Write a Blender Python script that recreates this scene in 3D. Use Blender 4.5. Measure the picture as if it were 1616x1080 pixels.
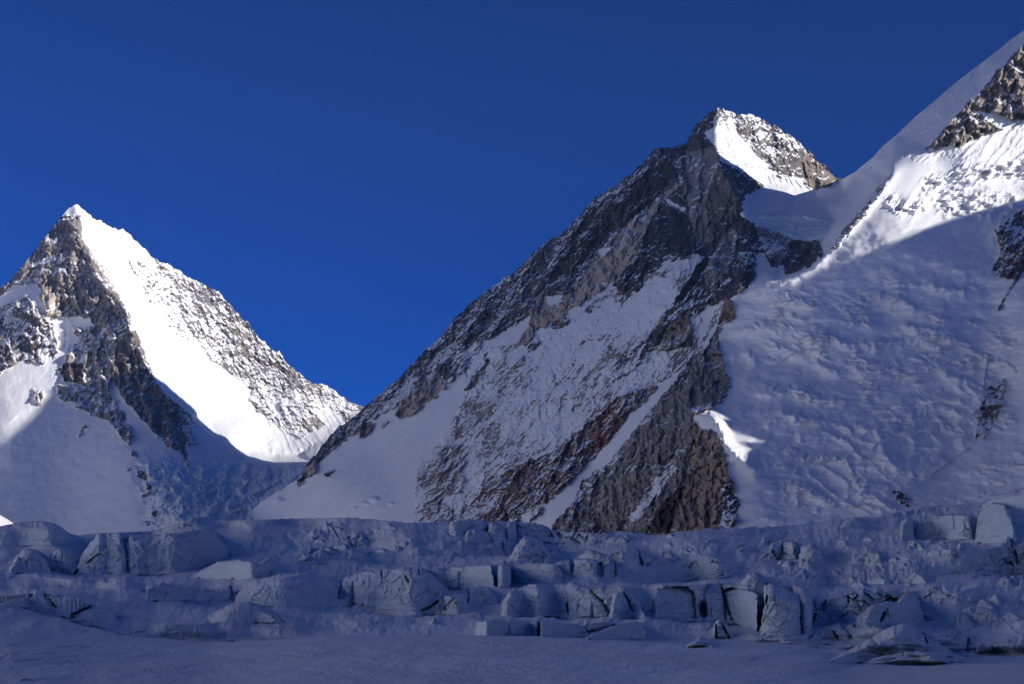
import bpy, math, time
import numpy as np
from mathutils import Vector, Matrix
from mathutils.geometry import delaunay_2d_cdt
T0 = time.time()
for o in list(bpy.data.objects):
    bpy.data.objects.remove(o)
scene = bpy.context.scene
COL = scene.collection

# ------------------------------------------------------------------ camera
F = 2244.0                     # focal length in pixels of a 1616 x 1080 picture (a 50 mm lens)
PITCH = math.atan2(420.0, F)
cam_d = bpy.data.cameras.new("camera")
cam_d.sensor_width = 36.0
cam_d.lens = 36.0 * F / 1616.0
cam_d.clip_start = 0.5
cam_d.clip_end = 120000.0
cam = bpy.data.objects.new("camera", cam_d)
cam.rotation_euler = (math.radians(90) + PITCH, 0, 0)
COL.objects.link(cam)
scene.camera = cam

# ------------------------------------------------------------------ world and sun
SUN_EL = math.radians(13.0)
SUN_AZ = math.atan2(0.865, -0.50)          # measured from +Y towards +X
SUN = np.array([math.sin(SUN_AZ) * math.cos(SUN_EL), math.cos(SUN_AZ) * math.cos(SUN_EL), math.sin(SUN_EL)])
world = bpy.data.worlds.new("World")
scene.world = world
world.use_nodes = True
wn = world.node_tree
wn.nodes.clear()
sky = wn.nodes.new("ShaderNodeTexSky")
sky.sky_type = 'NISHITA'
sky.sun_disc = False
sky.sun_elevation = SUN_EL
sky.sun_rotation = SUN_AZ
sky.altitude = 6500.0
sky.air_density = 0.9
sky.dust_density = 0.0
sky.ozone_density = 10.0
bg = wn.nodes.new("ShaderNodeBackground")
bg.inputs['Strength'].default_value = 0.10
wo = wn.nodes.new("ShaderNodeOutputWorld")
wb = wn.nodes.new("ShaderNodeVectorMath"); wb.operation = 'MULTIPLY'; wb.inputs[1].default_value = (0.31, 0.42, 0.56)
wn.links.new(sky.outputs[0], wb.inputs[0])
wn.links.new(wb.outputs[0], bg.inputs['Color'])
wn.links.new(bg.outputs[0], wo.inputs['Surface'])

sun_d = bpy.data.lights.new("sun", 'SUN')
sun_d.energy = 3.2
sun_d.angle = math.radians(0.5)
sun_d.color = (1.0, 0.95, 0.88)
sun_o = bpy.data.objects.new("sun", sun_d)
sun_o.rotation_euler = Vector(SUN).to_track_quat('Z', 'Y').to_euler()
COL.objects.link(sun_o)

scene.view_settings.view_transform = 'Standard'
scene.view_settings.look = 'None'
scene.view_settings.gamma = 1.0
scene.view_settings.use_curve_mapping = False
scene.view_settings.exposure = 0.90
scene.render.engine = 'CYCLES'
scene.cycles.max_bounces = 6
scene.cycles.diffuse_bounces = 4

# ------------------------------------------------------------------ helpers
def unproj(u, v, Y):
    """picture direction + distance ahead -> point of the place"""
    u = np.asarray(u, float); v = np.asarray(v, float); Y = np.asarray(Y, float)
    cx = (u - 808.0) / F; cy = (540.0 - v) / F
    c, s = math.cos(PITCH), math.sin(PITCH)
    dy = c - s * cy; dz = s + c * cy
    return np.stack([cx / dy * Y, Y + 0 * u, dz / dy * Y], -1)

def _hash(ix, iy, seed):
    h = (ix.astype(np.int64) * 374761393 + iy.astype(np.int64) * 668265263 + seed * 974634777) & 0xffffffff
    h = ((h ^ (h >> 13)) * 1274126177) & 0xffffffff
    return h ^ (h >> 16)

_A = np.linspace(0, 2 * np.pi, 256, endpoint=False)
_CA, _SA = np.cos(_A).astype(np.float32), np.sin(_A).astype(np.float32)
def noise(x, y, seed=0):
    x = np.asarray(x); y = np.asarray(y)
    x0 = np.floor(x); y0 = np.floor(y)
    fx = (x - x0).astype(np.float32); fy = (y - y0).astype(np.float32)
    ix = x0.astype(np.int64); iy = y0.astype(np.int64)
    sx = fx * fx * fx * (fx * (fx * 6 - 15) + 10); sy = fy * fy * fy * (fy * (fy * 6 - 15) + 10)
    def g(dx, dy):
        h = _hash(ix + dx, iy + dy, seed) & 255
        return _CA[h] * (fx - dx) + _SA[h] * (fy - dy)
    a = g(0, 0); b = g(1, 0); c = g(0, 1); d = g(1, 1)
    ab = a + sx * (b - a); cd = c + sx * (d - c)
    return (ab + sy * (cd - ab)) * 1.41

def fbm(x, y, seed=0, oct=4, gain=0.5, lac=2.03):
    t = 0; a = 1.0; n = 0
    for i in range(oct):
        t = t + a * noise(x, y, seed + i * 17); n += a
        a *= gain; x = x * lac + 13.7; y = y * lac + 7.3
    return t / n

def ridged(x, y, seed=0, oct=4, gain=0.5, lac=2.03):
    t = 0; a = 1.0; n = 0; w = 1.0
    for i in range(oct):
        s = 1 - np.abs(noise(x, y, seed + i * 31)) * 1.6
        s = np.clip(s, -0.3, 1); s = s * s
        t = t + a * s * w; n += a
        w = np.clip(s * 1.6, 0, 1)
        a *= gain; x = x * lac + 5.1; y = y * lac + 9.2
    return t / n

def rot(u, v, deg):
    a = math.radians(deg); c, s = math.cos(a), math.sin(a)
    return u * c + v * s, -u * s + v * c

def voronoi(x, y, seed=0):
    """2-D cells: distance to nearest, to second nearest, id hash of the nearest, its centre"""
    ix = np.floor(x).astype(np.int64); iy = np.floor(y).astype(np.int64)
    f1 = np.full(x.shape, 9.0, np.float32); f2 = f1.copy()
    hid = np.zeros(x.shape, np.int64); px = np.zeros(x.shape, np.float32); py = px.copy()
    for dx in (-1, 0, 1):
        for dy in (-1, 0, 1):
            h = _hash(ix + dx, iy + dy, seed)
            jx = ix + dx + ((h & 1023) / 1023.0); jy = iy + dy + (((h >> 10) & 1023) / 1023.0)
            d = np.hypot(jx - x, jy - y).astype(np.float32)
            near = d < f1
            f2 = np.where(near, f1, np.minimum(f2, d))
            f1 = np.where(near, d, f1)
            hid = np.where(near, h, hid); px = np.where(near, jx, px); py = np.where(near, jy, py)
    return f1, f2, hid, px, py

def inpoly(u, v, poly):
    P = np.array(poly, float)
    out = np.zeros(u.shape, bool)
    lo = P.min(0); hi = P.max(0)
    sel = np.nonzero((u >= lo[0]) & (u <= hi[0]) & (v >= lo[1]) & (v <= hi[1]))
    if sel[0].size == 0: return out
    uu = u[sel]; vv = v[sel]; r = np.zeros(uu.shape, bool)
    n = len(P)
    for i in range(n):
        x1, y1 = P[i]; x2, y2 = P[(i + 1) % n]
        if y1 == y2: continue
        c = ((y1 > vv) != (y2 > vv)) & (uu < (x2 - x1) * (vv - y1) / (y2 - y1) + x1)
        r ^= c
    out[sel] = r
    return out

def segdist(u, v, pts):
    P = np.array(pts, float); d = np.full(u.shape, 1e9)
    for (x1, y1), (x2, y2) in zip(P[:-1], P[1:]):
        L2 = (x2 - x1) ** 2 + (y2 - y1) ** 2
        t = np.clip(((u - x1) * (x2 - x1) + (v - y1) * (y2 - y1)) / L2, 0, 1)
        d = np.minimum(d, np.hypot(u - x1 - t * (x2 - x1), v - y1 - t * (y2 - y1)))
    return d

def sstep(a, b, x):
    t = np.clip((x - a) / (b - a), 0, 1); return t * t * (3 - 2 * t)

def blur2(a, s):
    k = int(3 * s) + 1; w = np.exp(-0.5 * (np.arange(-k, k + 1) / s) ** 2); w /= w.sum()
    p = np.pad(a, k, mode='edge'); r = np.zeros((a.shape[0], p.shape[1]))
    for i, wi in enumerate(w): r += wi * p[i:i + a.shape[0]]
    q = np.zeros(a.shape)
    for i, wi in enumerate(w): q += wi * r[:, i:i + a.shape[1]]
    return q

class DepthField:
    """distance field spanned over hand-placed points of the relief (u, v, distance)"""
    def __init__(self, pts, edges, lo, hi, step=3.0, sig=2.0):
        self.lo = lo; self.step = step
        co = [Vector((p[0], p[1])) for p in pts]
        val = [p[2] for p in pts]
        vc, ed, fa, ov, oe, of = delaunay_2d_cdt(co, edges, [], 0, 1e-4)
        vals = []
        for i, c in enumerate(vc):
            if ov[i]: vals.append(val[ov[i][0]])
            else:                      # crossing of two creases
                d = [(c - q).length for q in co]; j = int(np.argmin(d)); vals.append(val[j])
        nx = int((hi[0] - lo[0]) / step) + 1; ny = int((hi[1] - lo[1]) / step) + 1
        g = np.full((ny, nx), np.nan)
        for f in fa:
            a, b, c = [np.array(vc[i]) for i in f]
            za, zb, zc = [1.0 / vals[i] for i in f]
            mn = np.minimum(np.minimum(a, b), c); mx = np.maximum(np.maximum(a, b), c)
            i0 = max(0, int((mn[0] - lo[0]) / step)); i1 = min(nx - 1, int((mx[0] - lo[0]) / step) + 1)
            j0 = max(0, int((mn[1] - lo[1]) / step)); j1 = min(ny - 1, int((mx[1] - lo[1]) / step) + 1)
            if i1 < i0 or j1 < j0: continue
            X, Y = np.meshgrid(lo[0] + np.arange(i0, i1 + 1) * step, lo[1] + np.arange(j0, j1 + 1) * step)
            det = (b[1] - c[1]) * (a[0] - c[0]) + (c[0] - b[0]) * (a[1] - c[1])
            if abs(det) < 1e-9: continue
            l1 = ((b[1] - c[1]) * (X - c[0]) + (c[0] - b[0]) * (Y - c[1])) / det
            l2 = ((c[1] - a[1]) * (X - c[0]) + (a[0] - c[0]) * (Y - c[1])) / det
            l3 = 1 - l1 - l2
            m = (l1 >= -1e-6) & (l2 >= -1e-6) & (l3 >= -1e-6)
            sub = g[j0:j1 + 1, i0:i1 + 1]
            sub[m] = (l1 * za + l2 * zb + l3 * zc)[m]
        for _ in range(2):             # fill outside of the hull
            for j in range(ny):
                r = g[j]; ok = np.nonzero(~np.isnan(r))[0]
                if ok.size and ok.size < nx:
                    g[j] = np.interp(np.arange(nx), ok, r[ok])
            g = g.T; nx, ny = ny, nx
        sharp = blur2(g, sig); soft = blur2(g, 7.0)
        X, Y = np.meshgrid(lo[0] + np.arange(nx) * step, lo[1] + np.arange(ny) * step)
        d = np.full(g.shape, 1e9)
        for a, b in edges:
            d = np.minimum(d, segdist(X, Y, [tuple(co[a]), tuple(co[b])]))
        w = np.clip(d / 34.0, 0, 1); w = w * w * (3 - 2 * w)
        self.g = sharp * (1 - w) + soft * w
    def __call__(self, u, v):
        x = np.clip((u - self.lo[0]) / self.step, 0, self.g.shape[1] - 1.001)
        y = np.clip((v - self.lo[1]) / self.step, 0, self.g.shape[0] - 1.001)
        i = x.astype(int); j = y.astype(int); fx = x - i; fy = y - j; g = self.g
        r = (g[j, i] * (1 - fx) + g[j, i + 1] * fx) * (1 - fy) + (g[j + 1, i] * (1 - fx) + g[j + 1, i + 1] * fx) * fy
        return 1.0 / r

def tag(o, label=None, cat=None, group=None, kind=None):
    if label: o['label'] = label
    if cat: o['category'] = cat
    if group: o['group'] = group
    if kind: o['kind'] = kind
    return o

def grid_normals(P):
    """vertex normals of a (rows, cols, 3) grid"""
    du = np.zeros_like(P); dv = np.zeros_like(P)
    du[:, 1:-1] = P[:, 2:] - P[:, :-2]; du[:, 0] = P[:, 1] - P[:, 0]; du[:, -1] = P[:, -1] - P[:, -2]
    dv[1:-1] = P[2:] - P[:-2]; dv[0] = P[1] - P[0]; dv[-1] = P[-1] - P[-2]
    n = np.cross(du, dv)
    n /= np.maximum(np.linalg.norm(n, axis=-1, keepdims=True), 1e-9)
    return n

def make_mesh(name, V, Q, mat, attrs=None, smooth=True, parent=None, normals=None):
    used = np.unique(Q)
    if used.size != len(V):
        m = np.full(len(V), -1, np.int64); m[used] = np.arange(used.size)
        V = V[used]; Q = m[Q]
        if attrs: attrs = {k: a[used] for k, a in attrs.items()}
        if normals is not None: normals = normals[used]
    me = bpy.data.meshes.new(name)
    k = Q.shape[1]
    me.vertices.add(len(V)); me.vertices.foreach_set("co", V.astype(np.float32).ravel())
    me.loops.add(Q.size); me.loops.foreach_set("vertex_index", Q.astype(np.int32).ravel())
    me.polygons.add(len(Q))
    me.polygons.foreach_set("loop_start", (np.arange(len(Q)) * k).astype(np.int32))
    me.update(calc_edges=True)
    me.polygons.foreach_set("use_smooth", np.full(len(Q), bool(smooth)))
    if attrs:
        for an, a in attrs.items():
            if a.ndim == 1:
                at = me.attributes.new(an, 'FLOAT', 'POINT'); at.data.foreach_set("value", a.astype(np.float32))
            else:
                at = me.attributes.new(an, 'FLOAT_COLOR', 'POINT')
                c = np.ones((len(a), 4), np.float32); c[:, :3] = a; at.data.foreach_set("color", c.ravel())
    if normals is not None:
        me.normals_split_custom_set_from_vertices(normals.astype(np.float32))
    me.materials.append(mat)
    o = bpy.data.objects.new(name, me)
    COL.objects.link(o)
    if parent: o.parent = parent
    return o

def grid_quads(nr, nc):
    i = np.arange(nr * nc).reshape(nr, nc)
    return np.stack([i[:-1, :-1], i[:-1, 1:], i[1:, 1:], i[1:, :-1]], -1).reshape(-1, 4)

# ------------------------------------------------------------------ materials
def new_mat(name):
    m = bpy.data.materials.new(name); m.use_nodes = True
    nt = m.node_tree; b = nt.nodes['Principled BSDF']
    return m, nt, b

def N(nt, t, **kw):
    n = nt.nodes.new(t)
    for k, v in kw.items(): setattr(n, k, v)
    return n

def mat_mountain(name="alpine_rock_and_snow"):
    m, nt, b = new_mat(name); L = nt.links.new
    ra = N(nt, "ShaderNodeAttribute", attribute_name="rock")
    ca = N(nt, "ShaderNodeAttribute", attribute_name="tint")
    ia = N(nt, "ShaderNodeAttribute", attribute_name="ice")
    tc = N(nt, "ShaderNodeTexCoord")
    n1 = N(nt, "ShaderNodeTexNoise"); n1.inputs['Scale'].default_value = 0.11; n1.inputs['Detail'].default_value = 5; n1.inputs['Roughness'].default_value = 0.65
    L(tc.outputs['Object'], n1.inputs['Vector'])
    # snow / rock decision: attribute sharpened by fine noise
    ad = N(nt, "ShaderNodeMath", operation='MULTIPLY_ADD'); ad.inputs[1].default_value = 0.5; ad.inputs[2].default_value = -0.25
    L(n1.outputs['Fac'], ad.inputs[0])
    sm = N(nt, "ShaderNodeMath", operation='ADD'); L(ra.outputs['Fac'], sm.inputs[0]); L(ad.outputs[0], sm.inputs[1])
    mr = N(nt, "ShaderNodeMapRange"); mr.inputs['From Min'].default_value = 0.38; mr.inputs['From Max'].default_value = 0.62
    L(sm.outputs[0], mr.inputs['Value'])
    # rock colour
    n2 = N(nt, "ShaderNodeTexNoise"); n2.inputs['Scale'].default_value = 0.035; n2.inputs['Detail'].default_value = 6; n2.inputs['Roughness'].default_value = 0.7
    L(tc.outputs['Object'], n2.inputs['Vector'])
    mr2 = N(nt, "ShaderNodeMapRange"); mr2.inputs['From Min'].default_value = 0.3; mr2.inputs['From Max'].default_value = 0.7
    mr2.inputs['To Min'].default_value = 0.6; mr2.inputs['To Max'].default_value = 1.4
    L(n2.outputs['Fac'], mr2.inputs['Value'])
    vm = N(nt, "ShaderNodeVectorMath", operation='SCALE'); L(ca.outputs['Color'], vm.inputs[0]); L(mr2.outputs[0], vm.inputs['Scale'])
    # snow colour
    sn = N(nt, "ShaderNodeMix", data_type='RGBA'); sn.inputs['A'].default_value = (0.86, 0.87, 0.89, 1); sn.inputs['B'].default_value = (0.60, 0.74, 0.80, 1)
    L(ia.outputs['Fac'], sn.inputs['Factor'])
    mx = N(nt, "ShaderNodeMix", data_type='RGBA')
    L(mr.outputs[0], mx.inputs['Factor']); L(sn.outputs['Result'], mx.inputs['A']); L(vm.outputs[0], mx.inputs['B'])
    L(mx.outputs['Result'], b.inputs['Base Color'])
    b.inputs['Roughness'].default_value = 0.85
    b.inputs['Specular IOR Level'].default_value = 0.15
    bp = N(nt, "ShaderNodeBump"); bp.inputs['Distance'].default_value = 9.0; 
    n3 = N(nt, "ShaderNodeTexNoise"); n3.inputs['Scale'].default_value = 0.16; n3.inputs['Detail'].default_value = 5; n3.inputs['Roughness'].default_value = 0.7
    L(tc.outputs['Object'], n3.inputs['Vector']); L(n3.outputs['Fac'], bp.inputs['Height'])
    bs = N(nt, "ShaderNodeMapRange"); bs.inputs['To Min'].default_value = 0.06; bs.inputs['To Max'].default_value = 0.8
    L(mr.outputs[0], bs.inputs['Value']); L(bs.outputs[0], bp.inputs['Strength'])
    L(bp.outputs[0], b.inputs['Normal'])
    return m

def mat_glacier(name, snow=(0.82, 0.83, 0.85), ice=(0.62, 0.73, 0.80), sc=1.0):
    m, nt, b = new_mat(name); L = nt.links.new
    ge = N(nt, "ShaderNodeNewGeometry"); tc = N(nt, "ShaderNodeTexCoord")
    sx = N(nt, "ShaderNodeSeparateXYZ"); L(ge.outputs['True Normal'], sx.inputs[0])
    n1 = N(nt, "ShaderNodeTexNoise"); n1.inputs['Scale'].default_value = 0.25 * sc; n1.inputs['Detail'].default_value = 5
    L(ge.outputs['Position'], n1.inputs['Vector'])
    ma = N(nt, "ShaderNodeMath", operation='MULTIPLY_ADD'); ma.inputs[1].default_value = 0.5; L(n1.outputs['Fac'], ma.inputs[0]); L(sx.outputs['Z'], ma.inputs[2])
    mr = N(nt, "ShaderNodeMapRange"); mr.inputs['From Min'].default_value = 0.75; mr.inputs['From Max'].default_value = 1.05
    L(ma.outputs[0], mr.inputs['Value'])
    # layered, faintly dirty ice on the broken faces
    mp = N(nt, "ShaderNodeMapping"); mp.inputs['Scale'].default_value = (0.05 * sc, 0.05 * sc, 1.1 * sc); L(ge.outputs['Position'], mp.inputs['Vector'])
    n2 = N(nt, "ShaderNodeTexNoise"); n2.inputs['Scale'].default_value = 1.0; n2.inputs['Detail'].default_value = 6; n2.inputs['Roughness'].default_value = 0.7
    L(mp.outputs[0], n2.inputs['Vector'])
    cr = N(nt, "ShaderNodeValToRGB")
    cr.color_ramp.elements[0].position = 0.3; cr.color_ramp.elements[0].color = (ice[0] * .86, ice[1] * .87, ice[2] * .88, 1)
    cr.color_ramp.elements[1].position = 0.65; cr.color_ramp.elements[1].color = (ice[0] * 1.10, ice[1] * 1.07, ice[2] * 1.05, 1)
    L(n2.outputs['Fac'], cr.inputs[0])
    n4 = N(nt, "ShaderNodeTexNoise"); n4.inputs['Scale'].default_value = 0.03 * sc; n4.inputs['Detail'].default_value = 4
    L(ge.outputs['Position'], n4.inputs['Vector'])
    cs = N(nt, "ShaderNodeValToRGB")
    cs.color_ramp.elements[0].position = 0.35; cs.color_ramp.elements[0].color = (snow[0] * .88, snow[1] * .84, snow[2] * .83, 1)
    cs.color_ramp.elements[1].position = 0.62; cs.color_ramp.elements[1].color = (*snow, 1)
    L(n4.outputs['Fac'], cs.inputs[0])
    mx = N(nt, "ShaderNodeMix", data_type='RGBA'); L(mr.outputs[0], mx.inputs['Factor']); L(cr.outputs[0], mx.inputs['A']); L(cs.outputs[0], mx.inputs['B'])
    L(mx.outputs['Result'], b.inputs['Base Color'])
    b.inputs['Roughness'].default_value = 0.7
    b.inputs['Specular IOR Level'].default_value = 0.2
    n3 = N(nt, "ShaderNodeTexNoise"); n3.inputs['Scale'].default_value = 0.8 * sc; n3.inputs['Detail'].default_value = 6; n3.inputs['Roughness'].default_value = 0.65
    L(ge.outputs['Position'], n3.inputs['Vector'])
    bp = N(nt, "ShaderNodeBump"); bp.inputs['Distance'].default_value = 0.8 / sc; bp.inputs['Strength'].default_value = 0.5
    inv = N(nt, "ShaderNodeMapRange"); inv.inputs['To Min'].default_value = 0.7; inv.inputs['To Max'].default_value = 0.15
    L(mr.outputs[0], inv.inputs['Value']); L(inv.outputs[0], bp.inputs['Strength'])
    L(n3.outputs['Fac'], bp.inputs['Height']); L(bp.outputs[0], b.inputs['Normal'])
    return m

M_MTN = mat_mountain()
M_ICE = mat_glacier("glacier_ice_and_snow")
#M_SER = mat_glacier("serac_ice", snow=(0.76, 0.77, 0.80), ice=(0.60, 0.68, 0.72))

DARK = (0.165, 0.145, 0.155); GREY = (0.32, 0.29, 0.275); TAN = (0.60, 0.50, 0.41); BROWN = (0.33, 0.26, 0.20)
RED = (0.30, 0.15, 0.115); PALE = (0.27, 0.245, 0.23)

def paint(u, v, polys, base=0.0, tint=GREY, jit=3.0, seed=5):
    """rock share and rock colour of every point from hand-drawn outcrop outlines with ragged rims"""
    ju = jit * (fbm(u / 14, v / 14, seed, 3) * 2.4 + noise(u / 3.0, v / 3.0, seed + 3) * 0.6)
    jv = jit * (fbm(u / 14, v / 14, seed + 50, 3) * 2.4 + noise(u / 3.0, v / 3.0, seed + 53) * 0.6)
    uu = u + ju; vv = v + jv
    cov = np.full(u.shape, float(base)); col = np.zeros(u.shape + (3,)); col[:] = tint
    ice = np.zeros(u.shape)
    for p in polys:
        m = inpoly(uu, vv, p[0])
        if p[1] is not None: cov[m] = p[1]
        if len(p) > 2 and p[2] is not None: col[m] = p[2]
        if len(p) > 3: ice[m] = p[3]
    return cov, col, ice

def columns_mesh(u_arr, vtop, vbot, field, nrows, back=(40, 1500.0, 0.95), power=1.0):
    nc = len(u_arr)
    t = np.linspace(0, 1, nrows) ** power
    U = np.broadcast_to(u_arr, (nrows, nc)).copy()
    Vp = vbot[None, :] + (vtop - vbot)[None, :] * t[:, None]
    return U, Vp

def build_mountain(u_arr, top_pts, bot, field, disp_fn, paint_fn, nrows, back_len, back_slope, jag_fn, seed):
    nc = len(u_arr)
    tp = np.array(top_pts, float)
    vt = np.interp(u_arr, tp[:, 0], tp[:, 1])
    vt = vt + jag_fn(u_arr, vt)
    U, Vp = columns_mesh(u_arr, vt, np.full(nc, float(bot)), field, nrows)
    Y = field(U, Vp)
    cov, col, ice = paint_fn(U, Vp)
    rockn, h = disp_fn(U, Vp, cov)
    Y = Y - h
    P = unproj(U, Vp, Y)
    # far side of the mountain, running down behind the skyline
    nb = 30
    top = P[-1]
    d = (np.linspace(0, 1, nb + 1)[1:] ** 1.5)[:, None] * back_len
    bx = np.broadcast_to(top[:, 0], (nb, nc)) + 0 * d
    by = top[None, :, 1] + d
    bz = top[None, :, 2] - back_slope * np.minimum(d, 280) - 0.7 * np.maximum(d - 280, 0) + fbm(bx / 300, by / 300, seed + 70, 4) * np.minimum(d * 0.35, 90)
    B = np.stack([bx, by, bz], -1)
    A = np.concatenate([P, B], 0)
    rock = np.concatenate([rockn, np.full((nb, nc), 0.5)], 0)
    colf = np.concatenate([col, np.broadcast_to(col[-1], (nb, nc, 3))], 0)
    icef = np.concatenate([ice, np.zeros((nb, nc))], 0)
    return dict(P=A, U=U, V=Vp, rock=rock, col=colf, ice=icef, cov=cov, nr=nrows, nb=nb, nc=nc)

def emit_mountain(M, regions, root_name, label, parent_kind='structure'):
    """regions: list of (part name, label or None, mask over grid points); what no mask takes stays in the root mesh"""
    P = M['P']; nr, nc = P.shape[:2]
    Q = grid_quads(nr, nc)
    nrm = grid_normals(P).reshape(-1, 3)
    V = P.reshape(-1, 3)
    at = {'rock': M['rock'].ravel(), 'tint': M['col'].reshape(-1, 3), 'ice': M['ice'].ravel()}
    owner = np.full(nr * nc, -1)
    for k, r in enumerate(regions):
        m = np.zeros((nr, nc), bool); m[:M['nr']] = r[2]
        owner[m.ravel()] = k
    fo = owner[Q[:, 0]]
    root = make_mesh(root_name, V, Q[fo == -1], M_MTN, at, True, None, nrm)
    tag(root, label, 'mountain', None, parent_kind)
    for k, r in enumerate(regions):
        q = Q[fo == k]
        if len(q):
            o = make_mesh(r[0], V, q, M_MTN, at, True, root, nrm)
            if r[1]: o['label'] = r[1]
    return root

# ================================================================== the peak on the left
L_TOP = [(-330, 690), (-100, 540), (0, 455), (16, 443), (31, 424.5), (52, 398.5), (72.6, 372.6), (93.4, 346.7), (103.7, 334),
         (108, 328), (116, 323), (124, 324), (132, 331), (150.4, 346.7), (158, 347), (171, 356), (184, 361), (194.5, 363.3), (202, 367), (207.5, 372.6), (228, 393.4),
         (249, 413), (259, 414), (275, 421.9), (300.8, 440), (312, 444), (326.8, 451.5), (345, 460.8), (363, 481.5), (383.8, 504.9), (392, 508), (397, 520),
         (409.8, 533.4), (430.5, 554), (440.9, 554), (451, 571), (466.8, 585.3), (492.7, 606), (508.3, 605), (523.9, 613.8),
         (544.6, 629.4), (573, 643.4), (640, 690), (720, 760)]
L_PTS = [(-360, 600, 7000), (-360, 300, 7000), (118, 200, 7000), (300, 250, 7100), (760, 400, 7100), (760, 700, 7000),
         (-330, 690, 7000), (-100, 540, 6620), (0, 455, 6600), (60, 390, 6660), (118, 323, 6750), (171, 356, 6880), (207, 372, 6950), (249, 413, 6980), (300, 440, 7000), (345, 461, 6980),
         (410, 533, 6980), (440, 554, 6960), (508, 605, 6900), (573, 643, 6850), (720, 760, 6800),
         # arete
         (124, 370, 6560), (138, 405, 6420), (165, 445, 6260), (200, 492, 6090), (213, 535, 6020), (240, 590, 5950), (270, 628, 5890), (302, 660, 5840), (345, 700, 5780), (388, 728, 5740),
         # lit face
         (190, 400, 6800), (240, 480, 6720), (300, 540, 6700), (270, 560, 6520), (350, 610, 6620), (330, 660, 6330), (400, 660, 6560), (440, 700, 6500), (480, 650, 6600), (500, 700, 6450), (530, 680, 6600), (400, 712, 6250),
         (435, 733, 5740), (490, 729, 5770), (560, 735, 5800), (405, 729, 5745), (430, 724, 6250), (490, 721, 6300),
         # left part
         (40, 470, 6400), (60, 500, 6250), (90, 520, 6350), (0, 500, 6520), (0, 560, 6280), (40, 560, 6260), (0, 640, 5950), (100, 600, 6080), (130, 560, 6220), (170, 570, 6080), (150, 480, 6280), (100, 430, 6430),
         (70, 410, 6540),
         (0, 760, 5550), (0, 860, 5250), (100, 700, 5740), (100, 860, 5250), (180, 640, 5860), (215, 650, 5760), (262, 702, 5560), (300, 745, 5480), (240, 740, 5420), (200, 700, 5560), (230, 830, 5050),
         (300, 800, 5050), (350, 760, 5480), (400, 800, 5200), (430, 760, 5500), (350, 850, 4850), (480, 790, 5050), (450, 860, 4750), (560, 850, 4700), (700, 850, 4700),
         (-360, 760, 5700), (-360, 950, 4900), (100, 950, 4800), (300, 950, 4700), (760, 950, 4500)]
def _edges(pts, chains):
    idx = {(p[0], p[1]): i for i, p in enumerate(pts)}
    e = []
    for ch in chains:
        for a, b in zip(ch[:-1], ch[1:]): e.append((idx[a], idx[b]))
    return e
L_AR = [(118, 323), (124, 370), (138, 405), (165, 445), (200, 492), (213, 535), (240, 590), (270, 628), (302, 660), (345, 700), (388, 728)]
L_E = _edges(L_PTS, [L_AR, [(388, 728), (405, 729), (435, 733), (490, 729), (560, 735)], [(388, 728), (400, 712), (430, 724), (490, 721)],
                     [(118, 323), (171, 356), (207, 372), (249, 413), (300, 440), (345, 461), (410, 533), (440, 554), (508, 605), (573, 643), (720, 760)]])
L_FIELD = DepthField(L_PTS, L_E, (-360, 200), (760, 950), 2.5, 1.1)
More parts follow.
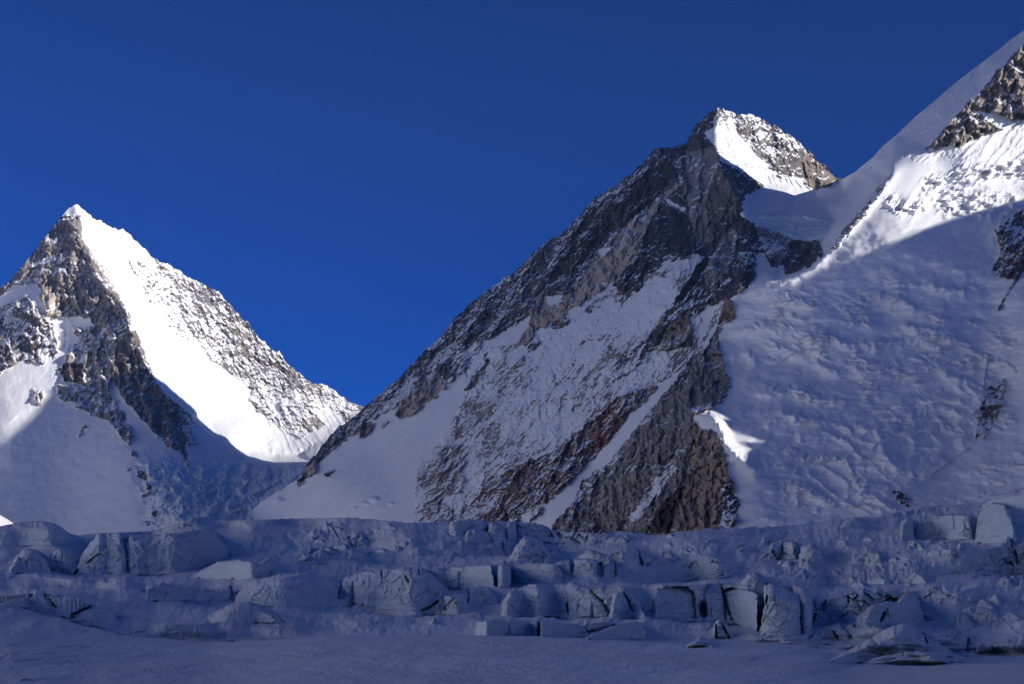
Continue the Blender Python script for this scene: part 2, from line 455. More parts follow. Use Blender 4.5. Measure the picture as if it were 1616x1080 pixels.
L_POLY = [
    ([(249, 405), (300, 430), (345, 450), (400, 515), (440, 548), (490, 598), (525, 605), (600, 650), (545, 668), (520, 640), (500, 650), (515, 668), (470, 695), (440, 672), (400, 645), (380, 600), (335, 570), (300, 520), (272, 470), (240, 425)], .41, PALE),
    ([(300, 440), (345, 455), (400, 520), (440, 550), (470, 590), (460, 625), (400, 600), (350, 560), (318, 500)], .60, PALE),
    ([(195, 400), (250, 430), (275, 480), (300, 540), (270, 530), (230, 470)], .22, PALE),
    ([(140, 390), (150, 395), (175, 440), (172, 452), (150, 420)], .55, TAN), ([(172, 440), (190, 465), (188, 475), (178, 460)], .5, TAN),
    # face left of the arete
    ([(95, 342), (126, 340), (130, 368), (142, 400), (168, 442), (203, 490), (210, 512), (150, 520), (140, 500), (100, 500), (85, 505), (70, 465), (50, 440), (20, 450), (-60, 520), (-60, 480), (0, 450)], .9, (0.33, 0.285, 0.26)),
    ([(98, 345), (125, 340), (122, 344), (100, 349)], .1), ([(82, 380), (92, 376), (90, 385), (84, 385)], .1), ([(46, 420), (78, 405), (80, 410), (50, 424)], .15), ([(25, 440), (66, 434), (60, 448), (30, 452)], .3),
    ([(80, 500), (110, 505), (122, 525), (95, 575), (78, 600), (84, 560)], .05),
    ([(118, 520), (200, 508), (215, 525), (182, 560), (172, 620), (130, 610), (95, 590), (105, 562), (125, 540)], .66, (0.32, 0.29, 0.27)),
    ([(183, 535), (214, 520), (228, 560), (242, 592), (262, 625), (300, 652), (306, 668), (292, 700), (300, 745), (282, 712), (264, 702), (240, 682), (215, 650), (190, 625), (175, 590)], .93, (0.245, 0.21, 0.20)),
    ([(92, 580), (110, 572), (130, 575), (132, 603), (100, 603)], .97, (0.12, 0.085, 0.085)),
    ([(90, 605), (130, 612), (170, 610), (185, 640), (195, 675), (208, 692), (202, 702), (170, 665), (135, 650), (112, 635), (90, 630)], .62, GREY),
    ([(180, 640), (200, 660), (210, 690), (205, 695), (185, 670)], .7, GREY),
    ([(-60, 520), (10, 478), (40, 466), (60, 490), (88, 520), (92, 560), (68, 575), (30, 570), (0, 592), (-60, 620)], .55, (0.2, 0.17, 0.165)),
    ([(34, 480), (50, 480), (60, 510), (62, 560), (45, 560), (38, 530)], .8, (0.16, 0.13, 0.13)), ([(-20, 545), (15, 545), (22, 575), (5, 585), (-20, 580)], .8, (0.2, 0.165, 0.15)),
    ([(62, 465), (78, 455), (88, 470), (84, 500), (72, 498)], .75, TAN),
    ([(50, 615), (68, 618), (66, 640), (52, 640)], .5, GREY), ([(130, 672), (134, 672), (130, 688), (124, 688)], .75, GREY),
    ([(205, 712), (218, 714), (214, 722), (204, 720)], .7, GREY), ([(215, 742), (230, 745), (230, 758), (218, 754)], .75, DARK), ([(230, 762), (240, 768), (238, 782), (232, 780)], .75, DARK), ([(224, 780), (232, 782), (228, 795), (222, 792)], .5, DARK),
    ([(240, 805), (246, 805), (246, 814), (240, 814)], .8, DARK), ([(230, 822), (236, 822), (236, 832), (230, 832)], .7, DARK), ([(200, 735), (208, 738), (206, 744), (200, 742)], .6, DARK),
    ([(280, 640), (302, 662), (306, 690), (316, 700), (300, 705), (290, 680)], .55, GREY),
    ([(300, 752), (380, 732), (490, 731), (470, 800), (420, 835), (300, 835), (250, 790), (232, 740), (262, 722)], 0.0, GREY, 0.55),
]
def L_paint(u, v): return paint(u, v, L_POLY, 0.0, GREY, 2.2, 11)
def rank01(a):
    r = np.empty(a.size, np.float32); r[np.argsort(a.ravel(), kind='stable')] = np.linspace(0, 1, a.size, dtype=np.float32)
    return r.reshape(a.shape)
def streak_cover(u, v, cov, ang, seed, long=16., short=3.2, h=None):
    """share of rock: streaky patches; snow lies on the ledges of the relief h and the steep steps stay bare"""
    a, b = rot(u, v, ang)
    n = 0.5 * fbm(a / long, b / short, seed, 5, 0.75) + 0.34 * fbm(u / 5, v / 4, seed + 9, 4, 0.8) + 0.5 * fbm(a / 80, b / 30, seed + 5, 3)
    if h is not None:
        g = np.gradient(h, axis=0) / (np.gradient(v, axis=0) - 1e-6)
        g = np.clip(g, -6, 6)
        n = n + 0.085 * g
    n = rank01(n)
    cov = cov + np.where((cov > .15) & (cov < .8), .42, 0) * fbm(u / 34, v / 30, seed + 77, 3)
    return np.clip(0.5 + (cov * 1.04 - 0.03 - n) * 2.4, 0, 1)
def crags(u, v, seed):
    """broken facets of bare rock, three sizes"""
    o = 0
    for k, (sc, am) in enumerate(((17., 1.0), (7.5, .5), (3.6, .24))):
        wx = u + sc * .35 * noise(u / sc, v / sc, seed + k); wy = v + sc * .35 * noise(u / sc + 9, v / sc, seed + k + 4)
        f1, f2, hid, px, py = voronoi(wx / sc, wy / (sc * 1.35), seed + 7 * k)
        t1 = ((hid & 255) / 127.5 - 1); t2 = (((hid >> 8) & 255) / 127.5 - 1); of = (((hid >> 4) & 255) / 127.5 - 1)
        o = o + am * ((wx / sc - px) * t1 + (wy / (sc * 1.35) - py) * t2 + 0.45 * of * sstep(0, .22, f2 - f1))
    return o
def L_disp(u, v, cov):
    ar = np.interp(v, [p[1] for p in L_AR], [p[0] for p in L_AR])
    right = sstep(-6, 6, u - ar) * (v < 732)
    a, b = rot(u, v, 58)       # lit face: fall line goes down to the right
    a2, b2 = rot(u, v, 78)
    rk = np.clip(cov * 1.4, 0, 1)
    w = 1 - sstep(715, 735, v) * 0.6
    hr = ridged(a / 60, (b + 7 * noise(u / 30, v / 30, 27)) / 20, 21, 5, .6) * 26 + fbm(u / 9, v / 9, 31, 4, .65) * 22 + crags(u, v, 35) * 14
    wu = 9 * fbm(u / 40, v / 40, 38, 3)
    hl = ridged(a2 / 90, (b2 + wu) / 30, 41, 6, .62) * 62 + crags(u, v, 47) * 34 + fbm(u / 6, v / 6, 61, 4, .7) * 13
    hr = hr + (ridged(a / 80, (b + 5 * noise(u / 25, v / 25, 29)) / 9, 23, 4, .6) * 24) * (1 - rk)
    h = right * hr * (0.35 + 0.9 * rk) + (1 - right) * hl * (0.05 + 0.95 * rk) * w
    # tumbled hanging glacier below the saddle
    z = inpoly(u, v, [(190, 690), (250, 690), (380, 728), (500, 728), (470, 800), (420, 830), (240, 835), (230, 780)])
    z = blur2(z * sstep(722, 745, v), 9.0)
    h = h + z * (ridged(u / 44 + v / 60, v / 26, 71, 4, .55) * 62 + crags(u, v, 73) * 22 + fbm(u / 6, v / 5, 77, 3) * 8)
    # snow bulges
    h = h + (1 - rk) * (fbm(u / 40, v / 25, 83, 4) * 10)
    rock = streak_cover(u, v, cov, 30, 91, 7., 3.4, h)
    return rock, h
def L_jag(u, vt):
    r = sstep(95, 130, u)
    return noise(u / 9, u * 0, 3) * (1.0 + 2.2 * r) + noise(u / 3.2, u * 0, 4) * (0.5 + 2.0 * r)
uL = np.concatenate([np.arange(-330, -30, 6.0), np.arange(-30, 600, 1.5), np.arange(600, 720, 6.0)])
ML = build_mountain(uL, L_TOP, 900, L_FIELD, L_disp, L_paint, 345, 2600, 1.0, L_jag, 7)
_U, _V = ML['U'], ML['V']
_ar = np.interp(_V, [p[1] for p in L_AR], [p[0] for p in L_AR])
emit_mountain(ML, [
    ("snow_face", "sunlit white face right of the arete", (_U > _ar) & (_V < 729) & (_U < 600)),
    ("rock_buttress", "dark ribbed buttress in shade", inpoly(_U, _V, [(175, 530), (214, 512), (244, 590), (304, 655), (310, 670), (302, 748), (264, 706), (215, 655), (188, 627), (172, 590)])),
    ("hanging_glacier", "tumbled blue ice below the saddle", inpoly(_U, _V, [(215, 700), (262, 712), (302, 750), (380, 729), (500, 729), (470, 800), (420, 840), (240, 845), (232, 780)])),
], "mountain", "pointed snow peak with blazing sunlit right face beyond the saddle")

# ================================================================== the central peak and the peak on the right (one massif)
C_TOP = [(400, 800), (440, 775), (470, 757), (483, 735), (498, 717), (508, 703), (533, 675), (553, 663), (573, 645), (590, 630), (613, 610), (630, 597), (650, 575), (673, 550), (687, 540), (700, 524),
         (707, 515), (721, 500), (742, 479), (775, 454), (790, 443), (812, 429), (837, 404), (854, 387.5), (868, 378), (883, 373), (917, 337.5), (930, 322), (942, 310), (971, 294), (1000, 271), (1018, 254),
         (1033, 235), (1045, 233), (1058, 233), (1068, 231), (1079, 229), (1086, 220), (1092, 208), (1100, 196), (1108, 187.5), (1120, 178), (1133, 169.6), (1143, 173), (1154, 175), (1163, 181), (1171, 181), (1185, 180), (1200, 187), (1225, 200), (1240, 209),
         (1254, 219), (1268, 231), (1279, 240), (1290, 254), (1300, 260), (1306, 263), (1312, 275), (1325, 284), (1336, 279), (1350, 270), (1375.6, 250), (1394, 229), (1412.6, 214), (1446, 182.6), (1475.6, 158.5),
         (1509, 129), (1546, 101), (1572, 81), (1590, 66), (1616, 47), (1690, -8), (1760, 20), (1900, 150), (2050, 330), (2300, 560)]
C_PTS = [(400, 800, 4550), (483, 735, 4530), (573, 645, 4560), (707, 515, 4600), (854, 387, 4620), (942, 310, 4620), (1033, 235, 4600), (1079, 229, 4570), (1092, 208, 4560), (1133, 169, 4500), (1185, 180, 4560), (1254, 219, 4620),
         (1325, 284, 4580), (1340, 277, 4150), (1354, 268, 3870), (1375, 250, 3650), (1412, 214, 3590), (1475, 158, 3580), (1546, 101, 3600), (1616, 47, 3640), (1690, -8, 3670), (1900, 150, 3400), (2300, 560, 2800),
         # sky side padding
         (400, 600, 4900), (700, 300, 4950), (1000, 100, 4900), (1133, 60, 4600), (1300, 150, 4650), (1420, 100, 3560), (1616, -60, 3560), (2300, -300, 3300), (1900, -200, 3500), (1350, 200, 3900), (400, -300, 4900),
         # face
         (600, 720, 4270), (700, 650, 4180), (800, 560, 4160), (900, 480, 4140), (1000, 400, 4120), (1060, 330, 4200), (760, 740, 3640), (880, 640, 3600), (980, 540, 3580), (1070, 440, 3580), (1110, 300, 4080),
         (650, 850, 3640), (450, 860, 4400), (850, 850, 3150), (960, 850, 2900), (960, 700, 3180), (1040, 600, 3230), (920, 765, 3110), (1000, 690, 3060), (1070, 610, 3080), (1080, 520, 3350), (1110, 470, 3430),
         (1000, 660, 3180), (1045, 605, 3200), (870, 830, 3080), (940, 740, 3160),
         # spine from the summit down the buttress
         (1128, 205, 4380), (1134, 255, 4130), (1152, 290, 3920), (1176, 338, 3720), (1178, 395, 3560), (1165, 462, 3190), (1140, 520, 3180), (1150, 600, 2960), (1096, 656, 2830), (1121, 678, 2720), (1142, 725, 2610), (1150, 780, 2540), (1156, 850, 2450), (1050, 845, 2640), (1060, 740, 2800),
         # lit side of the summit and the saddle
         (1165, 215, 4440), (1205, 291, 4240), (1245, 296, 4260), (1285, 302, 4300), (1240, 250, 4440), (1170, 268, 4190), (1180, 312, 4000), (1250, 325, 3980), (1320, 318, 3850),
         (1184, 334, 3790), (1240, 334, 3800), (1318, 345, 3720), (1216, 362, 3730), (1256, 375, 3700), (1294, 381, 3600), (1280, 400, 3540), (1236, 426, 3420), (1200, 420, 3480),
         # big ice slope
         (1408, 275, 3330), (1392, 298, 3260), (1362, 330, 3210), (1335, 362, 3180), (1312, 390, 3160), (1275, 426, 3110), (1225, 446, 3110), (1275, 446, 3070), (1330, 416, 3080), (1380, 388, 3100), (1420, 348, 3150), (1440, 312, 3240), (1385, 275, 3580), (1345, 325, 3680), (1300, 600, 2840), (1220, 560, 3010), (1200, 650, 2760), (1400, 500, 2960), (1450, 400, 3040),
         (1190, 740, 2560), (1168, 735, 2570), (1200, 850, 2400), (1300, 740, 2580), (1400, 640, 2730), (1500, 560, 2830), (1400, 790, 2390), (1300, 860, 2310), (1460, 860, 2180), (1500, 700, 2590), (1500, 780, 2400),
         (1556, 590, 2760), (1535, 690, 2560), (1524, 790, 2360), (1570, 470, 2940), (1562, 380, 3080), (1616, 650, 2600), (1616, 780, 2280), (1616, 500, 2790), (1616, 850, 2100), (1616, 400, 2980), (1575, 350, 3120), (1616, 330, 3230),
         # shelf and rock pyramid on the right
         (1464, 234, 3420), (1500, 192, 3440), (1546, 147, 3460), (1580, 106, 3470), (1616, 74, 3480), (1690, 10, 3560), (1509, 230, 3390), (1560, 214, 3420), (1616, 190, 3440), (1490, 262, 3400), (1616, 250, 3400), (1480, 296, 3310), (1616, 300, 3330),
         (1484, 312, 3290), (1540, 322, 3260),
         # beyond the right edge of the picture
         (1780, 400, 2950), (1900, 450, 2600), (1900, 600, 1900), (1900, 850, 1500), (2300, 750, 1400), (2300, 950, 1000), (1900, 950, 1350), (1616, 950, 1900), (1300, 950, 2100), (1100, 950, 2300), (850, 950, 2900), (450, 950, 4100), (400, 900, 4300)]
C_SP = [(1133, 169), (1128, 205), (1134, 255), (1152, 290), (1176, 338), (1178, 395), (1165, 462), (1140, 520), (1150, 600), (1096, 656), (1121, 678), (1142, 725), (1150, 780), (1156, 850)]
C_E = _edges(C_PTS, [C_SP,
    [(400, 800), (483, 735), (573, 645), (707, 515), (854, 387), (942, 310), (1033, 235), (1079, 229), (1092, 208), (1133, 169), (1185, 180), (1254, 219), (1325, 284)],
    [(1408, 275), (1392, 298), (1362, 330), (1335, 362), (1312, 390), (1275, 426), (1225, 446), (1165, 462)],
    [(1354, 268), (1375, 250), (1412, 214), (1475, 158), (1546, 101), (1616, 47), (1690, -8)],
    [(1464, 234), (1500, 192), (1546, 147), (1580, 106), (1616, 74), (1690, 10)],
    [(1205, 291), (1245, 296), (1285, 302)], [(1184, 334), (1240, 334), (1318, 345)]])
C_FIELD = DepthField(C_PTS, C_E, (400, -300), (2300, 950), 2.5, 1.2)
C_POLY = [
    # streaky middle of the big face
    ([(700, 560), (830, 540), (960, 460), (1080, 410), (1100, 400), (1140, 480), (1100, 560), (1035, 610), (960, 640), (860, 710), (740, 770), (720, 830), (655, 835), (655, 745), (700, 690), (735, 620)], .27, GREY),
    ([(880, 500), (1000, 455), (1080, 410), (1060, 480), (1020, 520), (960, 560), (860, 600), (800, 600), (800, 560)], .17, DARK),
    ([(655, 745), (690, 705), (735, 700), (730, 775), (700, 785), (720, 820), (665, 828), (668, 780)], .52, GREY),
    ([(740, 620), (830, 560), (850, 580), (780, 650), (730, 660)], .36, GREY), ([(1020, 530), (1040, 560), (960, 610), (950, 600)], .5, DARK),
    # skyline band of dark rock
    ([(470, 770), (470, 740), (498, 705), (560, 645), (650, 560), (700, 505), (775, 440), (854, 375), (942, 295), (1033, 220), (1079, 210), (1100, 260), (1077, 288), (1063, 293), (1042, 312), (1020, 337), (999, 349), (972, 374), (945, 398), (931, 420), (915, 442),
      (891, 466), (850, 466), (841, 493), (820, 510), (782, 531), (733, 545), (700, 567), (672, 598), (640, 625), (600, 655), (560, 685), (534, 704), (500, 729), (490, 745)], .82, DARK),
    ([(640, 590), (700, 545), (760, 540), (745, 576), (720, 600), (700, 605), (687, 587), (668, 610), (620, 640), (600, 645)], .5, DARK),
    ([(707, 505), (775, 444), (854, 377), (942, 300), (1010, 260), (1000, 290), (950, 325), (900, 370), (850, 410), (800, 450), (750, 490), (715, 520), (640, 600), (560, 665), (560, 650), (640, 575)], .62, DARK),
    ([(548, 672), (600, 636), (640, 608), (620, 645), (575, 672), (552, 690)], .55, DARK),
    ([(930, 330), (1010, 280), (1050, 250), (1075, 270), (1040, 310), (1000, 345), (960, 370), (900, 440), (860, 440), (900, 380)], .95, (0.10, 0.075, 0.075)),
    ([(688, 575), (712, 570), (718, 590), (706, 603), (694, 592)], .93, DARK),
    # central cliff
    ([(1077, 288), (1042, 323), (1028, 345), (1009, 386), (1001, 405), (987, 421), (965, 452), (978, 460), (1008, 461), (1021, 433), (1054, 412), (1085, 408), (1100, 398), (1076, 450), (1062, 482), (1024, 531), (1038, 556), (1092, 545), (1090, 500), (1136, 476), (1165, 462), (1180, 452),
      (1194, 432), (1191, 402), (1205, 400), (1216, 421), (1235, 419), (1238, 435), (1278, 421), (1298, 400), (1294, 381), (1254, 377), (1216, 363), (1185, 350), (1170, 338), (1176, 307), (1194, 304), (1210, 293), (1172, 268), (1135, 254), (1131, 236), (1112, 212), (1128, 201),
      (1131, 160), (1091, 200), (1074, 225)], .9, (0.115, 0.10, 0.105)),
    ([(1190, 350), (1216, 363), (1254, 377), (1240, 400), (1230, 420), (1205, 395)], .66, GREY),
    ([(1036, 545), (1051, 520), (1064, 490), (1090, 470), (1100, 500), (1095, 520), (1062, 520)], .6, DARK),
    ([(1020, 345), (1060, 330), (1095, 350), (1100, 400), (1050, 410), (1010, 440), (980, 450), (1005, 400)], .93, (0.075, 0.068, 0.08)),
    ([(1131, 262), (1160, 280), (1169, 310), (1170, 340), (1125, 348), (1112, 310)], .97, (0.20, 0.165, 0.145)),
    ([(1084, 240), (1131, 230), (1133, 262), (1112, 320), (1125, 380), (1100, 390), (1085, 330), (1080, 285)], .88, GREY),
    ([(1150, 360), (1165, 365), (1150, 430), (1120, 460), (1110, 430), (1128, 395)], .85, GREY),
    ([(1050, 312), (1060, 318), (1082, 330), (1078, 334), (1052, 320)], .05), ([(1068, 270), (1074, 270), (1078, 292), (1071, 290)], .1), ([(1112, 480), (1130, 485), (1110, 530), (1100, 552), (1104, 510)], .02),
    ([(1098, 400), (1110, 405), (1080, 450), (1070, 475), (1080, 440)], .2),
    # pale band
    ([(1077, 288), (1063, 293), (1042, 312), (1020, 337), (999, 349), (972, 374), (945, 398), (931, 420), (915, 442), (891, 466), (866, 485), (862, 470), (850, 466), (841, 493), (833, 515), (820, 535), (812, 548), (830, 545), (850, 520), (872, 510), (900, 488), (915, 482), (950, 458), (975, 440),
      (1000, 410), (1009, 386), (1028, 345), (1042, 323)], .97, TAN),
    ([(1004, 343), (1022, 339), (1012, 353)], 0.0), ([(866, 470), (889, 470), (876, 489)], 0.0), ([(944, 400), (972, 376), (976, 380), (950, 408)], .05), ([(946, 444), (960, 444), (956, 456), (946, 452)], .1),
    ([(873, 508), (890, 500), (898, 505), (880, 520), (870, 518)], .8, DARK), ([(838, 540), (852, 538), (845, 552), (832, 556)], .85, DARK), ([(820, 566), (830, 560), (826, 572)], .8, DARK),
    # small tan crags low on the skyline ridge
    ([(621, 655), (630, 636), (643, 622), (665, 612), (687, 592), (700, 600), (702, 614), (685, 630), (670, 639), (650, 655), (632, 663)], .93, TAN),
    ([(567, 692), (570, 668), (587, 664), (589, 674), (578, 690)], .95, (0.24, 0.18, 0.165)),
    ([(732, 618), (742, 602), (754, 588), (764, 570), (768, 556), (772, 570), (766, 590), (752, 609)], .9, (0.25, 0.2, 0.165)), ([(768, 590), (785, 570), (790, 575), (775, 600)], .4, TAN),
    ([(484, 748), (492, 722), (500, 732), (498, 745), (486, 752)], .9, TAN), ([(512, 750), (528, 741), (526, 746), (516, 754)], .85, GREY), ([(600, 670), (612, 666), (610, 674), (600, 676)], .6, TAN),
    # lower brown band
    ([(722, 835), (736, 772), (769, 756), (801, 742), (861, 715), (902, 685), (947, 653), (969, 631), (991, 619), (1037, 609), (1034, 617), (996, 650), (991, 663), (952, 707), (925, 737), (903, 756), (854, 800), (858, 806), (835, 824), (800, 840)], .80, (0.25, 0.195, 0.175)),
    ([(722, 835), (736, 772), (769, 756), (801, 742), (790, 790), (780, 835)], .62, (0.25, 0.195, 0.175)),
    ([(945, 655), (970, 640), (975, 660), (960, 700), (940, 710), (935, 690)], .93, RED),
    ([(996, 640), (1034, 612), (1034, 618), (1000, 650)], .5, GREY), ([(816, 824), (826, 808), (838, 806), (834, 828)], .1), ([(846, 806), (858, 800), (860, 806), (848, 812)], .9, DARK),
    # brown crag between the couloirs
    ([(1038, 556), (1051, 520), (1081, 496), (1095, 518), (1090, 545), (1066, 548)], .95, BROWN),
    # right buttress
    ([(1143, 467), (1160, 479), (1158, 502), (1141, 514), (1131, 541), (1145, 575), (1152, 609), (1140, 636), (1094, 656), (1090, 664), (1105, 683), (1121, 675), (1138, 693), (1146, 721), (1148, 740), (1158, 764), (1165, 797), (1156, 860), (862, 860), (871, 832), (906, 791), (917, 761),
      (963, 726), (974, 712), (1001, 677), (1037, 636), (1061, 606), (1097, 560), (1116, 545), (1132, 512), (1138, 490)], .9, (0.31, 0.285, 0.275)),
    ([(1143, 467), (1160, 479), (1158, 502), (1141, 514), (1134, 508)], .97, BROWN),
    ([(963, 726), (974, 712), (1001, 677), (1037, 636), (1020, 670), (985, 715), (950, 750), (917, 790), (906, 800), (917, 761)], .66, GREY),
    ([(1062, 730), (1070, 722), (1066, 745), (1040, 775), (1008, 815), (990, 840), (982, 835), (1010, 790), (1035, 755)], .38, GREY),
    ([(1095, 670), (1121, 680), (1138, 700), (1148, 740), (1140, 790), (1130, 845), (1060, 850), (1075, 790), (1090, 740), (1085, 700)], .97, (0.45, 0.36, 0.28)),
    ([(950, 760), (990, 745), (1010, 760), (990, 820), (950, 830), (935, 800)], .96, (0.43, 0.385, 0.34)),
    ([(1022, 845), (1030, 815), (1060, 780), (1080, 765), (1075, 790), (1055, 840)], .98, (0.10, 0.08, 0.07)),
    ([(1140, 760), (1156, 766), (1163, 800), (1154, 832), (1138, 832)], .55, (0.1, 0.09, 0.09)),
    # summit, sunlit side
    ([(1131, 160), (1165, 160), (1225, 180), (1330, 270), (1330, 284), (1285, 303), (1262, 283), (1235, 281), (1212, 264), (1200, 290), (1170, 268), (1134, 254), (1131, 236), (1113, 212), (1128, 200)], .3, (0.25, 0.23, 0.22)),
    ([(1160, 170), (1225, 185), (1285, 232), (1330, 275), (1330, 284), (1285, 303), (1264, 284), (1235, 281), (1212, 264), (1195, 235), (1178, 205), (1160, 190)], .56, (0.19, 0.17, 0.165)),
    ([(1275, 238), (1330, 275), (1330, 284), (1285, 303), (1268, 284), (1262, 262)], .9, (0.27, 0.22, 0.18)),
    ([(1160, 190), (1175, 200), (1185, 212), (1178, 222), (1165, 205)], .75, (0.19, 0.17, 0.165)), ([(1215, 195), (1240, 210), (1250, 240), (1235, 235), (1222, 215)], .8, (0.13, 0.115, 0.115)),
    ([(1120, 205), (1150, 190), (1165, 215), (1190, 238), (1212, 270), (1205, 290), (1172, 266), (1138, 250), (1134, 236), (1116, 212)], .1, PALE),
    ([(1205, 262), (1224, 281), (1250, 279), (1288, 306), (1205, 296)], 0.0),
    # saddle, hanging glacier, ice slope
    ([(1176, 310), (1205, 294), (1250, 298), (1288, 306), (1326, 284), (1340, 300), (1325, 345), (1298, 378), (1256, 374), (1216, 361), (1186, 350), (1170, 338)], 0.0, GREY, 0.0),
    ([(1322, 292), (1328, 240), (1420, 170), (1420, 280), (1340, 300)], 0.0, GREY, 0.0),
    ([(1186, 336), (1210, 333), (1245, 336), (1270, 345), (1320, 345), (1310, 365), (1298, 380), (1256, 374), (1216, 361), (1200, 352)], 0.0, GREY, 1.0),
    ([(1309, 394), (1327, 366), (1357, 329), (1378, 300), (1405, 277), (1396, 299), (1368, 338), (1342, 368), (1322, 390)], .55, GREY),
    # rock pyramid right
    ([(1462, 236), (1476, 218), (1520, 170), (1546, 147), (1572, 114), (1616, 70), (1720, -20), (1720, 180), (1616, 188), (1598, 190), (1579, 181), (1555, 176), (1583, 203), (1546, 218), (1509, 231)], .9, (0.31, 0.27, 0.235)),
    ([(1530, 176), (1560, 178), (1585, 190), (1616, 193), (1616, 200), (1583, 205), (1560, 190)], .12), ([(1566, 128), (1590, 145), (1610, 152), (1606, 158), (1580, 148)], .2),
    ([(1568, 358), (1616, 330), (1720, 320), (1720, 430), (1616, 425), (1600, 440), (1564, 434), (1578, 403)], .62, (0.25, 0.205, 0.20)),
    ([(1556, 612), (1587, 598), (1583, 640), (1558, 690), (1540, 698), (1536, 668), (1548, 640)], .42, GREY),
    ([(1410, 775), (1422, 774), (1436, 786), (1434, 802), (1424, 798), (1412, 786)], .45, DARK), ([(1570, 490), (1612, 425), (1616, 428), (1576, 488)], .4, DARK),
]
def C_paint(u, v): return paint(u, v, C_POLY, 0.0, GREY, 2.4, 211)
ARCS = [[(1201, 622), (1225, 616), (1250, 614), (1275, 620), (1300, 632), (1331, 634)], [(1212, 670), (1235, 655), (1262, 660), (1285, 664)], [(1255, 661), (1300, 664), (1330, 672), (1350, 690)],
        [(1265, 690), (1300, 680), (1340, 700), (1360, 725)], [(1210, 735), (1250, 725), (1290, 722), (1335, 728), (1350, 760)], [(1260, 762), (1285, 775), (1310, 790)], [(1352, 670), (1385, 680), (1395, 715), (1420, 745), (1455, 745), (1480, 720)],
        [(1340, 780), (1365, 778), (1395, 795), (1412, 806)], [(1280, 535), (1310, 530), (1340, 548), (1400, 542), (1430, 538), (1480, 530), (1520, 540), (1545, 560)], [(1240, 470), (1265, 472)], [(1388, 468), (1415, 470), (1440, 485)],
        [(1475, 452), (1518, 460)], [(1345, 510), (1375, 512)], [(1178, 555), (1190, 572)], [(1225, 548), (1258, 556)], [(1430, 515), (1455, 520), (1500, 524)], [(1180, 520), (1205, 512)], [(1290, 575), (1318, 588)], [(1490, 590), (1520, 600), (1545, 625)], [(1440, 655), (1480, 640), (1520, 655)]]
def C_disp(u, v, cov):
    sp = np.interp(v, [p[1] for p in C_SP], [p[0] for p in C_SP])
    left = 1 - sstep(-8, 8, u - sp)
    rk = np.clip(cov * 1.3, 0, 1)
    a, b = rot(u, v, -50)       # fall line of the big face: down to the left
    a3, b3 = rot(u, v, 92)      # near-vertical ribs of the cliffs
    cliff = inpoly(u, v, [(1060, 200), (1135, 200), (1180, 300), (1180, 460), (1100, 400), (1020, 430), (1010, 330)]).astype(float)
    butt = inpoly(u, v, [(1096, 560), (1155, 560), (1170, 850), (860, 850), (917, 760), (1000, 675)]).astype(float)
    cliff = np.maximum(cliff, butt)
    wu = 8 * fbm(u / 45, v / 45, 305, 3)
    hb = ridged(a / 100, (b + wu) / 30, 301, 6, .62) * 50
    hc = ridged(a3 / 95, (b3 + wu) / 30, 311, 6, .6) * 34
    hrock = hb * (1 - cliff) + hc * cliff + crags(u, v, 321) * (24 - 3 * cliff) + fbm(u / 5, v / 5, 331, 4, .7) * 9
    hsnow = ridged(a / 70, b / 16, 341, 3) * 7 + fbm(a / 14, b / 4, 351, 3) * 4 * np.clip(cov * 5, 0, 1)
    hl = hrock * rk + hsnow * (1 - rk)
    # right of the spine
    wv = 7 * noise(u / 45, v / 45, 371)
    lump = np.maximum(fbm(u / 32, (v + wv) / 12, 365, 4, .6), -.05)
    icesl = lump * 40 + ridged(u / 60, (v + wv) / 26, 361, 4, .55) * 8
    pat = sstep(-.02, .28, fbm(u / 85, v / 50, 375, 3) + .35 * np.exp(-((u - 1330) / 130) ** 2 - ((v - 540) / 60) ** 2)) * sstep(1175, 1230, u) * sstep(410, 480, v)
    smooth_fold = fbm(u / 90, v / 50, 381, 4, .55) * 34
    for arc in ARCS:
        lo = np.min(arc, 0) - 20; hi = np.max(arc, 0) + 20
        mm = (u > lo[0]) & (u < hi[0]) & (v > lo[1]) & (v < hi[1])
        uu = u[mm]; vv = v[mm] + 3.0 * noise(u[mm] / 11, v[mm] / 11, 373)
        d_ = segdist(uu, vv, arc); bel = sstep(-3, 10, vv - np.interp(uu, *zip(*sorted(arc))))
        tmp = np.zeros_like(u); tmp[mm] = np.exp(-(d_ / 5.5) ** 2) * (13 + 9 * noise(uu / 8, vv / 6, 374)) + np.exp(-(d_ / 14) ** 2) * 7
        smooth_fold = smooth_fold + tmp
    sa, sb = rot(u, v, 52)
    hr = (smooth_fold * sstep(300, 420, v) + icesl * pat) * (1 - sstep(600, 630, v) * (1 - sstep(12, 75, u - sp))) + sstep(306, 298, v) * (u < 1300) * (ridged(sa / 50, (sb + 4 * noise(u / 15, v / 15, 387)) / 8, 388, 4, .6) * 15 + fbm(u / 5, v / 5, 389, 3) * 4)
    crag = np.maximum(inpoly(u, v, [(1500, 540), (1560, 560), (1540, 700), (1400, 800), (1230, 800), (1260, 730), (1400, 650)]), 0) * 1.0
    hr = hr + crag * ridged(u / 40, v / 30, 385, 4) * 24
    hr = hr * (1 - rk) + (ridged(rot(u, v, -60)[0] / 60, rot(u, v, -60)[1] / 24, 391, 6, .62) * 42 + crags(u, v, 395) * 22 + fbm(u / 5, v / 5, 399, 4, .7) * 8) * rk
    h = hl * left + hr * (1 - left)
    # seracs along the edge of the upper shelf and the hanging cliff over the saddle
    d = segdist(u, v, [(1408, 322), (1430, 330), (1468, 312), (1476, 286), (1520, 280), (1616, 272), (1700, 262)])
    jj = ridged(u / 26 + v / 40, v / 13, 401, 5, .6)
